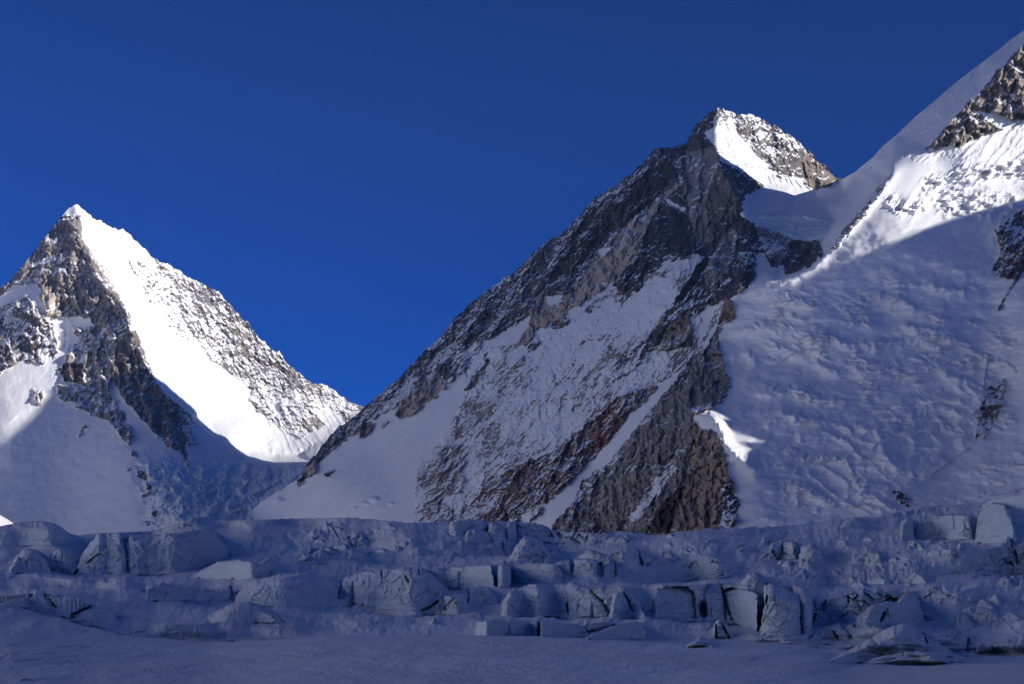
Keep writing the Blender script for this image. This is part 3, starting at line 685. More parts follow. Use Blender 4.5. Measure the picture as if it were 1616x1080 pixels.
    h = h + np.exp(-(d / 15) ** 2) * (jj - 0.35) * 52 * (.4 + sstep(-.2, .3, noise(u / 40, v / 40, 402)))
    d2 = segdist(u, v, [(1500, 318), (1616, 330), (1720, 330)])
    h = h + np.exp(-(d2 / 22) ** 2) * (ridged(u / 34, v / 14, 403, 5, .6) - 0.4) * 50
    hc2 = inpoly(u, v, [(1190, 336), (1245, 336), (1318, 348), (1298, 380), (1256, 376), (1216, 362)]) * 1.0
    h = h + hc2 * (ridged(u / 26, v / 9, 405, 4, .6) * 24)
    # snow lumps at the foot of the face
    for (lu, lv, r, a_) in ((590, 788, 8, 22), (577, 795, 6, 14), (617, 795, 5, 16), (560, 802, 4, 12), (608, 770, 4, 8), (440, 790, 8, 14)):
        h = h + a_ * np.exp(-(((u - lu) / r) ** 2 + ((v - lv) / (r * .55)) ** 2) ** 2)
    # curling snow crest on top of the buttress
    d3 = segdist(u, v, [(1098, 655), (1118, 652), (1135, 670), (1145, 700), (1165, 722), (1190, 742)])
    h = h + np.exp(-(d3 / 10.0) ** 2) * (40 + 8 * noise(u / 7, v / 7, 407))
    h = h + 36 * np.exp(-((u - 1124) / 20) ** 2 - ((v - 664) / 13) ** 2) + 12 * np.exp(-((u - 1142) / 8) ** 2 - ((v - 690) / 9) ** 2)
    rg = sstep(1326, 1345, u) * sstep(262, 246, v + (u - 1400) * 0)
    ra, rb = rot(u, v, -40)
    h = h + rg * (1 - rk) * (ridged(ra / 60, rb / 12, 409, 4, .6) * 9 + fbm(u / 5, v / 5, 410, 3) * 3.5)
    rock = streak_cover(u, v, cov, -50, 411, 12., 3.2, h)
    rock2 = streak_cover(u, v, cov, 25, 421, 8., 3.0, h)
    rock = np.where((u - sp > 0) | (cliff > 0), rock2, rock)
    return rock, h
def C_jag(u, vt):
    r = (1 - sstep(1318, 1335, u)) * 1.0
    return noise(u / 11, u * 0, 13) * (0.5 + 2.6 * r) + noise(u / 3.4, u * 0, 14) * (0.25 + 2.2 * r)
uC = np.concatenate([np.arange(400, 436, 6.0), np.arange(436, 1640, 1.5), np.arange(1640, 2300, 9.0)])
MC = build_mountain(uC, C_TOP, 925, C_FIELD, C_disp, C_paint, 520, 1500, 2.6, C_jag, 17)
_U, _V = MC['U'], MC['V']
_sp = np.interp(_V, [p[1] for p in C_SP] + [960], [p[0] for p in C_SP] + [1160])
right_side = (_U > _sp) & (_V > 300) | (_U > 1326)
rsplit = np.concatenate([right_side, np.broadcast_to(uC > 1326, (MC['nb'], MC['nc']))], 0)
def sub(M, keep):
    return keep
def emit_split(M, keep, regions, name, label):
    P = M['P']; nr, nc = P.shape[:2]
    Q = grid_quads(nr, nc); nrm = grid_normals(P).reshape(-1, 3); V = P.reshape(-1, 3)
    at = {'rock': M['rock'].ravel(), 'tint': M['col'].reshape(-1, 3), 'ice': M['ice'].ravel()}
    owner = np.full((nr, nc), -2); owner[keep] = -1
    for k, r in enumerate(regions):
        m = np.zeros((nr, nc), bool); m[:M['nr']] = r[2]
        owner[m & keep] = k
    fo = owner.ravel()[Q[:, 0]]
    root = make_mesh(name, V, Q[fo == -1], M_MTN, at, True, None, nrm)
    tag(root, label, 'mountain', None, 'structure')
    for k, r in enumerate(regions):
        q = Q[fo == k]
        if len(q):
            o = make_mesh(r[0], V, q, M_MTN, at, True, root, nrm)
            if r[1]: o['label'] = r[1]
    return root
emit_split(MC, ~rsplit, [
    ("summit_block", "sunlit summit block of snow and rock", (_U > 1112) & (_V < 306) & ~((_U < 1172) & (_V > 262)) & (_U > np.interp(_V, [169, 205, 255, 268, 306], [1120, 1114, 1134, 1170, 1210]))),
    ("rock_buttress", "grey brown buttress with a sun-touched top", inpoly(_U, _V, [(1143, 467), (1170, 470), (1165, 600), (1150, 640), (1180, 860), (862, 860), (906, 791), (917, 761), (974, 712), (1037, 636), (1097, 560), (1132, 512)])),
    ("pale_rock_band", "pale tan band of rock slanting across the dark face", inpoly(_U, _V, [(1077, 288), (1042, 312), (999, 349), (945, 398), (915, 442), (891, 466), (850, 466), (812, 548), (850, 522), (900, 490), (975, 442), (1009, 386), (1042, 323)])),
    ("snow_couloir", "narrow snow couloir between two rock bands", inpoly(_U, _V, [(1097, 560), (1037, 609), (996, 650), (952, 707), (903, 756), (840, 822), (871, 832), (906, 791), (917, 761), (974, 712), (1037, 636)])),
], "mountain", "tall central peak with dark slanting face in shade and sunlit summit")
emit_split(MC, rsplit, [
    ("hanging_glacier", "pale ice cliff hanging above the saddle rocks", inpoly(_U, _V, [(1184, 334), (1245, 334), (1322, 343), (1300, 382), (1256, 376), (1216, 362)])),
    ("rock_pyramid", "brown rock pyramid on the upper right ridge", inpoly(_U, _V, [(1462, 236), (1476, 218), (1520, 170), (1572, 114), (1616, 68), (1720, -22), (1720, 186), (1600, 192), (1583, 206), (1509, 232)])),
    ("snow_ridge", "smooth pale snow ridge against the sky", inpoly(_U, _V, [(1326, 270), (1616, 30), (1720, -60), (1720, -22), (1616, 68), (1520, 170), (1462, 236), (1400, 275), (1340, 300), (1326, 300)])),
], "mountain", "snow mountain at the right with broad shaded ice slope above glacier")
print("mountains", time.time() - T0)

# ================================================================== off to the right: the long ridge the low sun stands behind
SH = np.array([math.sin(SUN_AZ), math.cos(SUN_AZ)])
def qh(P, xc=None):
    """where the ray from P to the sun crosses the crest line, and how high"""
    # crest line in plan: x = 1250 + 0.36 * y (y may be negative)
    t = (1250 + 0.36 * P[..., 1] - P[..., 0]) / (SH[0] - 0.36 * SH[1])
    return P[..., 1] + t * SH[1], P[..., 2] + t * math.tan(SUN_EL)
CREST = [(-2600, 560), (60, 600), (120, 525), (330, 525), (400, 600), (1500, 620), (1640, 620), (1680, 590), (1730, 620), (1890, 735), (1940, 840), (2000, 950), (2100, 1020), (2200, 1050), (2290, 1110), (2400, 1150), (2440, 1165), (2545, 1195), (2640, 1215), (2760, 1240), (2850, 1300), (3100, 1400), (5200, 1400)]  # heights of the unseen crest, shaped so its shadow edges land on the slopes
def build_east():
    ys = np.arange(-2600, 5200, 20.0)
    d = np.concatenate([-np.linspace(0, 1, 40)[::-1] ** 1.3 * 900, np.linspace(0, 1, 40)[1:] ** 1.3 * 2200])
    Yc, D = np.meshgrid(ys, d)
    hc = np.interp(Yc, [c[0] for c in CREST], [c[1] for c in CREST])
    X = 1250 + 0.36 * Yc + D
    near = np.abs(D)
    slope = np.where(D < 0, 0.95, 0.6)
    Z = hc - slope * near + (ridged(X / 260, Yc / 200, 501, 5, .55) - .5) * np.minimum(near * .5, 160)
    Z = np.maximum(Z, -60)
    P = np.stack([X, Yc, Z], -1)
    # keep it out of the picture: never closer to the axis than the right edge of the view
    lim = 0.40 * np.maximum(P[..., 1], 0) + 120
    P[..., 0] = np.maximum(P[..., 0], lim)
    nr, nc = P.shape[:2]
    rock = np.clip(0.5 + (ridged(X / 120, Yc / 90, 511, 4) - .55) * 3, 0, 1)
    col = np.zeros((nr, nc, 3)); col[:] = GREY
    n = grid_normals(P)
    o = make_mesh("mountain", P.reshape(-1, 3), grid_quads(nr, nc)[:, ::-1], M_MTN,
                  {'rock': rock.ravel(), 'tint': col.reshape(-1, 3), 'ice': np.zeros(nr * nc)}, True)
    tag(o, "long snowy side ridge rising beyond the right edge of the picture", "mountain", None, 'structure')
build_east()
def build_west_bounce():  # unseen snow wall, added to bounce sunlight onto the shaded faces and glacier
    ys = np.arange(-5200, 5600, 40.0)
    d = np.concatenate([-np.linspace(0, 1, 25)[::-1] * 1500, np.linspace(0, 1, 45)[1:] * 3000])
    Yc, D = np.meshgrid(ys, d)
    hc = 2700 + 300 * noise(Yc / 900, Yc * 0, 531) + 90 * noise(Yc / 260, Yc * 0, 533)
    X = -4300 - 0.42 * np.maximum(Yc, 0) + D
    near = np.abs(D)
    Z = np.maximum(hc - 0.88 * near + (ridged(X / 420, Yc / 260, 541, 5, .55) - .5) * np.minimum(near * .5, 220), -60)
    P = np.stack([X, Yc, Z], -1); nr, nc = P.shape[:2]
    P[..., 0] = np.minimum(P[..., 0], -0.40 * np.maximum(P[..., 1], 0) - 700)
    rock = np.clip(0.5 + (ridged(X / 160, Yc / 110, 551, 4) - .68) * 3, 0, 1)
    col = np.zeros((nr, nc, 3)); col[:] = GREY
    o = make_mesh("mountain", P.reshape(-1, 3), grid_quads(nr, nc)[:, ::-1], M_MTN,
                  {'rock': rock.ravel(), 'tint': col.reshape(-1, 3), 'ice': np.zeros(nr * nc)}, True)
    tag(o, "unseen snow wall added beyond the left edge to bounce sunlight into the shade", "mountain", None, 'structure')
build_west_bounce()

# ================================================================== the glacier
def C1(pts):
    a = np.array(pts, float); return lambda u: np.interp(u, a[:, 0], a[:, 1])
G_NODES = [  # (curve of picture height, distance, rows in the strip below it, roughness, block height)
    (C1([(0, 1125)]), C1([(0, 20)]), 0, 0.0, 0),
    (C1([(-300, 955), (0, 962), (100, 985), (190, 1006), (330, 1022), (540, 1010), (767, 1004), (901, 1007), (1040, 1015), (1229, 1023), (1300, 1032), (1330, 1046), (1616, 1049), (1900, 1050)]), C1([(0, 105)]), 70, 0.05, 0),
    (C1([(-300, 970), (0, 977), (100, 1000), (190, 1020), (330, 1036), (540, 1024), (767, 1018), (1040, 1029), (1300, 1045), (1330, 1058), (1616, 1060)]), C1([(0, 160)]), 8, 0.1, 0),
    (C1([(-300, 955), (0, 955), (100, 975), (190, 1003), (330, 1015), (540, 1004), (767, 1002), (901, 1004), (1040, 1008), (1229, 1015), (1300, 1024), (1616, 1040)]), C1([(0, 225)]), 10, 0.2, 0),
    (C1([(-300, 930), (0, 938), (60, 934), (120, 945), (160, 965), (240, 985), (330, 984), (430, 972), (500, 992), (560, 978), (640, 980), (752, 979), (900, 981), (1020, 985), (1100, 996), (1200, 1003), (1300, 1000), (1340, 985), (1400, 990), (1500, 1000), (1616, 985), (1800, 990)]), C1([(0, 235)]), 24, 0.5, 1),
    (C1([(-300, 920), (0, 926), (100, 926), (200, 930), (330, 955), (450, 966), (560, 968), (640, 972), (740, 964), (850, 974), (1000, 976), (1100, 985), (1200, 992), (1300, 990), (1400, 978), (1616, 965)]), C1([(0, 330)]), 18, 0.12, 0),
    (C1([(-300, 905), (0, 905), (80, 911), (200, 914), (260, 925), (330, 938), (400, 920), (470, 932), (560, 946), (640, 952), (700, 945), (760, 927), (800, 921), (880, 922), (920, 930), (1000, 926), (1060, 926), (1110, 920), (1160, 930), (1210, 925), (1250, 934), (1300, 947), (1400, 935), (1500, 930), (1616, 925)]), C1([(0, 350)]), 44, 0.8, 1),
    (C1([(-300, 892), (0, 895), (120, 906), (200, 908), (330, 912), (450, 905), (560, 928), (640, 938), (740, 933), (870, 920), (1000, 922), (1100, 915), (1200, 915), (1300, 925), (1400, 915), (1616, 905)]), C1([(0, 480)]), 12, 0.15, 0),
    (C1([(-300, 880), (0, 884), (80, 890), (130, 901), (200, 903), (270, 902), (320, 893), (370, 881), (480, 873), (540, 879), (600, 898), (640, 905), (700, 896), (780, 890), (840, 887), (905, 891), (960, 880), (1000, 878), (1040, 888), (1100, 882), (1200, 884), (1300, 888), (1450, 874), (1616, 865)]), C1([(0, 505)]), 34, 0.8, 1),
    (C1([(-300, 870), (0, 876), (120, 893), (200, 899), (290, 893), (400, 872), (500, 868), (600, 866), (700, 872), (850, 880), (950, 876), (1050, 870), (1150, 862), (1300, 862), (1450, 850), (1616, 845)]), C1([(0, 740)]), 12, 0.15, 0),
    (C1([(-300, 830), (0, 831), (33, 824), (67, 822), (92, 826), (103, 838), (115, 846), (150, 842), (200, 840), (240, 838), (267, 833), (301, 817), (321, 815), (345, 821), (434, 820), (500, 818), (560, 817), (617, 823), (660, 826), (744, 820), (774, 824), (801, 823), (851, 826), (874, 838), (928, 841), (968, 840), (1000, 841),
        (1038, 846), (1095, 837), (1190, 833), (1236, 830), (1282, 825), (1343, 817), (1381, 817), (1412, 808), (1476, 798), (1534, 797), (1572, 784), (1610, 772), (1700, 760), (1900, 740)]), C1([(-300, 830), (900, 850), (1300, 960), (1616, 1050)]), 52, 0.9, 1),
]

# ---- blocks, walls and mounds of ice: (name, label, category, outline of the top edge, foot, settings)
SER = []
def B(name, label, cat, tops, vb, depth=1.0, group=None, seed=0, lean=0.12, rough=1.0, snow=0.0, fwd=0.0, face=None, cap=.26):
    SER.append(dict(name=name, label=label, cat=cat, tops=np.array(tops, float), vb=vb, depth=depth, group=group, seed=seed, lean=lean, rough=rough, snow=snow, fwd=fwd,
                    face=face if face is not None else ((seed * 37 % 11) - 5) / 9.0, cap=cap))
B("serac", "pale pyramid-shaped ice tower at the left, with a snow apron at its foot", "ice tower", [(118, 904), (127, 880), (139, 863), (150, 848), (156, 841), (178, 841), (190, 842), (197, 858), (203, 904)], 906, .7, seed=1)
B("ice_cliff", "long layered ice cliff just right of the pale pyramid tower", "ice cliff", [(196, 862), (205, 845), (240, 846), (270, 842), (300, 838), (322, 834), (340, 842), (352, 856), (360, 872)], [(196, 906), (260, 908), (330, 896), (360, 880)], .4, seed=2)
B("snow_dome", "smooth rounded dome of ice on the skyline at the far left", "ice dome", [(-40, 840), (-20, 833), (0, 830), (32, 824), (66, 822), (90, 827), (103, 840), (109, 856)], 862, .8, seed=3, rough=.4, snow=.3)
B("serac", "dark shaded ice block below the rounded dome at far left", "ice block", [(14, 903), (27, 876), (40, 866), (54, 868), (68, 880), (77, 896), (80, 903)], 905, .7, seed=4)
B("serac", "small hooked ice fin between the dark shaded block and the pyramid tower", "ice block", [(76, 895), (84, 874), (94, 866), (103, 874), (109, 893)], 896, .7, seed=5)
B("ice_hummock", "low cracked hummock of ice under the broken cliff left of centre", "ice hummock", [(296, 914), (320, 899), (345, 886), (380, 884), (408, 889), (424, 882), (431, 886), (434, 912)], 914, .6, seed=6, rough=.7)
B("ice_cliff", "low ice wall ending in a dark vertical crack, left part of the middle bench", "ice cliff", [(232, 925), (252, 921), (300, 927), (340, 931), (362, 928), (366, 948)], 949, .4, seed=7, rough=.6)
B("ice_hummock", "broad smooth ice swell right of the dark vertical crack", "ice hummock", [(368, 948), (372, 936), (400, 917), (440, 906), (482, 904), (520, 910), (548, 926), (570, 950)], 958, .8, seed=8, rough=.5, snow=.3)
B("ice_hummock", "dirty pointed mound of ice low at the far left", "ice hummock", [(-6, 958), (20, 948), (48, 940), (56, 930), (66, 931), (78, 944), (90, 957)], 959, .8, seed=9, snow=.3, rough=.4)
B("ice_hummock", "dirt-specked ice fin on the lower left snow", "ice hummock", [(112, 968), (135, 958), (150, 951), (160, 950), (176, 962), (190, 975)], 977, .8, seed=10, snow=.3, rough=.4)
B("snow_mound", "long low snow swell with a pale blunt end, lower left of centre", "snow mound", [(330, 972), (362, 955), (392, 950), (408, 956), (430, 966), (450, 982)], 983, .9, seed=11, rough=.35, snow=.4)
B("serac", "thin pale ice pillar on the skyline right of centre", "ice pillar", [(800, 852), (801, 824), (806, 821), (814, 823), (816, 852)], 852, .8, seed=12, lean=.03, rough=.5)
B("serac", "square ice block on the skyline touching the thin pale pillar", "ice block", [(815, 848), (816, 825), (835, 823), (852, 826), (862, 832), (874, 848)], 849, .7, seed=13)
B("serac", "leaning ice slab on the skyline left of the thin pale pillar", "ice block", [(768, 851), (771, 828), (777, 822), (786, 826), (796, 838), (800, 852)], 852, .7, seed=14)
B("serac", "blocky ice wall on the skyline with a narrow cleft at its right side", "ice block", [(708, 842), (712, 822), (735, 820), (760, 822), (768, 828), (771, 845)], 846, .7, seed=15)
B("serac", "squat ice block right below the skyline wall with the cleft", "ice block", [(733, 856), (736, 838), (750, 834), (768, 840), (778, 856)], 858, .7, seed=16)
B("serac", "stepped ice block below the thin pale pillar", "ice block", [(805, 880), (815, 862), (828, 846), (848, 850), (860, 864), (872, 882)], 886, .7, seed=17)
B("serac", "pale upright ice block standing alone in the middle of the glacier", "ice block", [(777, 926), (781, 908), (786, 894), (795, 889), (804, 892), (808, 910), (806, 924)], 927, .8, seed=18, rough=.6, fwd=14, lean=.05)
B("ice_cliff", "bulging rounded ice wall left of the pale upright block", "ice cliff", [(532, 930), (545, 912), (575, 903), (610, 898), (645, 896), (668, 898), (685, 910), (705, 930), (726, 956)], [(532, 945), (600, 962), (680, 966), (726, 962)], .5, seed=19, rough=.7)
B("ice_cliff", "hollow blue ice wall between the bulging wall and the pale upright block", "ice cliff", [(668, 912), (680, 898), (710, 895), (745, 893), (775, 891), (782, 925)], 930, .4, seed=20, rough=.6)
B("ice_cliff", "straight ice wall right of the pale upright block", "ice cliff", [(806, 918), (812, 892), (840, 889), (870, 889), (884, 896), (890, 918)], 921, .5, seed=21, rough=.6)
B("ice_hummock", "wide domed ice hummock in the middle, below the straight wall", "ice hummock", [(792, 950), (806, 932), (836, 922), (870, 923), (905, 920), (930, 928), (950, 946), (968, 972)], 974, .6, seed=22, rough=.8)
B("serac", "small cracked ice step left of the wide domed hummock", "ice block", [(737, 948), (742, 930), (756, 925), (772, 928), (778, 938), (790, 952)], 953, .7, seed=23)
B("serac", "ice shoulder split by a curved dark crack, right of the domed hummock", "ice block", [(962, 972), (968, 938), (984, 928), (996, 934), (1006, 950), (1020, 974)], 977, .7, seed=24)
B("ice_cliff", "long flat-topped ice wall in front, left of the narrow black gap", "ice cliff", [(750, 996), (756, 981), (780, 978), (820, 979), (848, 981), (849, 1002)], 1004, .5, seed=25, rough=.45, lean=.03)
B("ice_cliff", "flat-topped ice wall in front, right of the narrow black gap", "ice cliff", [(853, 1003), (854, 983), (880, 984), (905, 986), (922, 992), (928, 1004)], 1006, .5, seed=26, rough=.45, lean=.03)
B("ice_hummock", "tilted ice wedge at the right end of the front walls", "ice hummock", [(925, 1006), (950, 996), (975, 986), (1000, 981), (1012, 984), (1022, 1010)], 1010, .6, seed=27, rough=.7)
B("ice_pinnacle", "tiny white ice pinnacle alone on the snow in front", "ice pinnacle", [(680, 987), (682, 980), (684.5, 976), (687, 981), (689, 987)], 988, .8, seed=28, rough=.3)
B("serac", "rounded ice boulder on the skyline above the row of ice columns", "ice boulder", [(926, 850), (930, 838), (940, 832), (952, 834), (961, 842), (966, 852)], 853, .9, seed=29, rough=.6)
B("ice_column", "leftmost of the ice columns right of centre, widest of the row", "ice column", [(870, 908), (874, 890), (886, 885), (899, 884), (903, 908)], 910, .7, seed=30, lean=.04)
B("ice_column", "second ice column from the left in the row right of centre", "ice column", [(905, 908), (906, 885), (925, 882), (941, 885), (944, 910)], 911, .7, seed=31, lean=.04)
B("ice_column", "narrow ice column at the right of the row, beside a dark slot", "ice column", [(952, 912), (954, 886), (962, 883), (969, 888), (971, 912)], 912, .8, seed=32, lean=.04)
B("serac", "undercut ice ledge with a dark gap, above the right end of the column row", "ice block", [(968, 886), (972, 866), (990, 861), (1004, 866), (1022, 876), (1036, 890)], 892, .7, seed=33)
B("ice_cliff", "plain pale ice wall left of the dark cave", "ice cliff", [(1030, 974), (1036, 930), (1060, 925), (1086, 926), (1096, 934), (1099, 972)], 976, .5, seed=34, rough=.5, lean=.06)
B("serac", "ice block with a bright square top, just right of the dark cave", "ice block", [(1109, 978), (1110, 922), (1122, 920), (1136, 921), (1140, 934), (1146, 980)], 980, .8, seed=35, lean=.05, rough=.5)
B("serac", "large slanting ice slab between two long black cracks", "ice block", [(1143, 974), (1140, 927), (1160, 928), (1186, 934), (1206, 942), (1209, 956), (1196, 996)], [(1140, 974), (1180, 994), (1209, 1000)], .8, seed=36, lean=.08, rough=.5)
B("serac", "biggest blue ice block, with a bright wedge of snow on top", "ice block", [(1200, 998), (1206, 955), (1196, 926), (1216, 921), (1236, 928), (1262, 940), (1264, 1002)], 1003, .9, seed=37, lean=.06, rough=.5)
B("serac", "rounded blue ice block at the right end of the big slabs", "ice block", [(1252, 1000), (1250, 922), (1262, 926), (1276, 934), (1286, 946), (1289, 970), (1282, 1000)], 1001, .9, seed=38, lean=.08, rough=.5)
B("serac", "split ice fin at the foot of the large slanting slab", "ice fin", [(1124, 1006), (1128, 984), (1134, 978), (1146, 984), (1154, 1006)], 1008, .8, seed=39)
B("snow_mound", "bright little snow cone below the dark cave", "snow mound", [(1084, 1020), (1096, 1010), (1106, 1004), (1116, 1010), (1130, 1022)], 1022, .9, seed=40, rough=.4, snow=.5)
B("serac", "ice block with dark slots right of the rounded blue block", "ice block", [(1300, 960), (1304, 940), (1322, 937), (1338, 941), (1350, 948), (1362, 962)], 963, .7, seed=41)
B("serac", "big rough ice boulder with a knob on its right shoulder", "ice boulder", [(1345, 988), (1354, 972), (1372, 958), (1395, 950), (1416, 951), (1425, 940), (1436, 936), (1446, 942), (1452, 956), (1460, 984)], 990, .7, seed=42)
B("snow_mound", "smooth snow mound in front at the lower right", "snow mound", [(1300, 1046), (1335, 1030), (1370, 1010), (1400, 993), (1424, 984), (1440, 988), (1456, 1002), (1490, 1020), (1530, 1046)], 1047, .9, seed=43, rough=.3, snow=.4)
B("snow_mound", "cracked low ice mound overlapping the smooth snow mound", "snow mound", [(1362, 1046), (1390, 1036), (1420, 1030), (1452, 1028), (1475, 1034), (1500, 1048)], 1049, .8, seed=44, rough=.5)
B("serac", "jagged ice tooth in front of the big slabs, right side", "ice block", [(1275, 1006), (1292, 996), (1308, 988), (1322, 985), (1336, 994), (1346, 1006)], 1008, .8, seed=45)
B("serac", "slender ice tower near the skyline, right of the snow band", "ice tower", [(1421, 852), (1424, 824), (1432, 817), (1440, 820), (1444, 852)], 853, .8, seed=46, lean=.05)
B("ice_cliff", "ice wall with a dark vertical crack on the skyline at the right", "ice cliff", [(1444, 850), (1450, 818), (1480, 813), (1504, 812), (1530, 813), (1538, 850)], 852, .5, seed=47)
B("serac", "tall jagged pale ice tower near the right edge", "ice tower", [(1538, 856), (1544, 815), (1556, 800), (1570, 794), (1586, 797), (1596, 812), (1606, 856)], 858, .7, seed=48)
B("snow_dome", "smooth dark snow dome at the right end of the skyline", "snow dome", [(1548, 800), (1566, 784), (1590, 776), (1612, 773), (1640, 768), (1670, 800)], 803, .9, seed=49, rough=.25, snow=.3)
B("serac", "cracked ice block near the upper edge, below the ice slope", "ice block", [(1212, 880), (1218, 858), (1236, 852), (1254, 856), (1258, 882)], 884, .7, seed=50)
B("serac", "ice block right of the cracked one near the upper edge", "ice block", [(1260, 884), (1264, 862), (1280, 857), (1294, 866), (1300, 886)], 887, .7, seed=51)
B("serac", "low wide ice block right of centre line of the upper jumble", "ice block", [(1340, 888), (1348, 868), (1368, 863), (1386, 870), (1394, 890)], 891, .7, seed=52)
B("serac", "pointed ice stump behind the big slanting slab", "ice block", [(1166, 924), (1176, 912), (1184, 904), (1192, 904), (1198, 912), (1212, 922)], 925, .7, seed=53)
B("serac", "bright-topped low ridge of ice on the skyline below the ice slope", "ice ridge", [(1326, 832), (1336, 822), (1350, 817), (1362, 820), (1372, 832)], 834, .8, seed=54, rough=.7)

rs = np.random.RandomState(4)
LAB = ("small broken ice block in the jumble at the right of the glacier", "ice blocks of the jumble at the right",
       "small broken ice block on the upper terraces of the glacier", "ice blocks of the upper terraces")
def rnd_block(u, v, sz, k, seed):
    h = sz * (0.8 + 0.9 * rs.rand()); w = sz * (1.0 + 0.9 * rs.rand())
    x = sorted(rs.rand(3) * 1.5 - .75)
    tp = [(u - w, v - h * .1 * rs.rand())] + [(u + w * xi, v - h * (.55 + .5 * rs.rand())) for xi in x] + [(u + w, v - h * .3 * rs.rand())]
    B("ice_block", LAB[2 * k], "ice block", tp, v + 1, .9, group=LAB[2 * k + 1], seed=seed, lean=.2 + .3 * rs.rand(), face=rs.rand() * 2 - 1, cap=.1 + .4 * rs.rand())
for i in range(250):
    u = 960 + 690 * rs.rand() ** .75; v = 846 + 195 * rs.rand()
    sz = (3.5 + 10 * rs.rand() ** 1.8) * (0.7 + (v - 850) / 260)
    if (u < 1290 and v > 912) or (u < 1500 and v > 985): continue
    rnd_block(u, v, sz, 0, 100 + i)
for i in range(70):
    rnd_block(480 + 520 * rs.rand(), 834 + 60 * rs.rand(), 4 + 8 * rs.rand(), 1, 400 + i)
SLOTS = [  # dark clefts: path, half width in the picture, depth in metres
    ([(1139, 924), (1144, 945), (1155, 978)], 1.9, 7), ([(1211, 941), (1207, 965), (1195, 997)], 1.9, 7), ([(1212, 957), (1204, 985)], 1.3, 4), ([(1130, 981), (1131, 1007)], 1.8, 5), ([(1138, 983), (1151, 1007)], 1.8, 5),
    ([(1287, 970), (1280, 988)], 2.2, 5), ([(1316, 997), (1323, 1009)], 1.5, 4), ([(1109, 956), (1110, 968)], 8.5, 12), ([(849, 981), (850, 1004)], 2.0, 7), ([(792, 858), (797, 875)], 2.0, 8), ([(710, 822), (712, 834)], 1.8, 8),
    ([(766, 840), (774, 826)], 1.8, 9), ([(551, 850), (558, 868)], 3.4, 12), ([(661, 895), (662, 906)], 1.8, 8), ([(602, 902), (603, 912)], 1.6, 7), ([(640, 910), (645, 918)], 1.5, 6), ([(902, 887), (902, 907)], 1.7, 8),
    ([(948, 890), (949, 909)], 3.6, 10), ([(969, 890), (970, 907)], 3.2, 10), ([(984, 936), (992, 950), (998, 964)], 1.6, 6), ([(882, 843), (886, 848)], 4.0, 12), ([(969, 876), (976, 878)], 3.5, 10), ([(1008, 872), (1013, 890)], 3.0, 9),
    ([(895, 953), (896, 966)], 2.2, 5), ([(664, 964), (676, 960), (690, 950)], 2.4, 7), ([(739, 925), (744, 924)], 3.2, 8), ([(918, 1000), (940, 995), (968, 987)], 2.0, 5), ([(364, 926), (367, 947)], 2.2, 7), ([(429, 880), (431, 897), (423, 909)], 2.2, 8),
    ([(398, 857), (401, 865)], 2.2, 9), ([(370, 860), (380, 861)], 2.2, 8), ([(452, 848), (470, 866)], 7.5, 9), ([(523, 827), (535, 847)], 2.0, 8), ([(1505, 814), (1507, 834)], 2.0, 8), ([(1252, 891), (1253, 897)], 4.5, 9),
    ([(1213, 855), (1223, 878)], 1.8, 7), ([(1236, 851), (1234, 874)], 2.0, 7), ([(1255, 855), (1254, 874)], 1.6, 6), ([(1366, 901), (1368, 920)], 1.8, 7), ([(1339, 939), (1340, 950)], 1.8, 6), ([(1528, 1010), (1526, 1027)], 2.4, 6),
    ([(1540, 983), (1541, 987)], 4.0, 6), ([(1453, 992), (1463, 1015)], 1.8, 5), ([(1378, 1008), (1384, 1018)], 2.5, 4), ([(1396, 968), (1390, 980)], 3.0, 6), ([(168, 846), (169, 852)], 1.3, 4),
    ([(184, 1002), (196, 1003)], 1.6, 3), ([(0, 1040), (12, 1036)], 2.4, 1.2), ([(1602, 870), (1606, 890)], 2.2, 8), ([(1445, 860), (1452, 872)], 2.5, 8)]
def smooth1(a, s):
    k = int(3 * s); w = np.exp(-.5 * (np.arange(-k, k + 1) / s) ** 2); w /= w.sum()
    return np.convolve(np.pad(a, k, mode='edge'), w, 'valid')
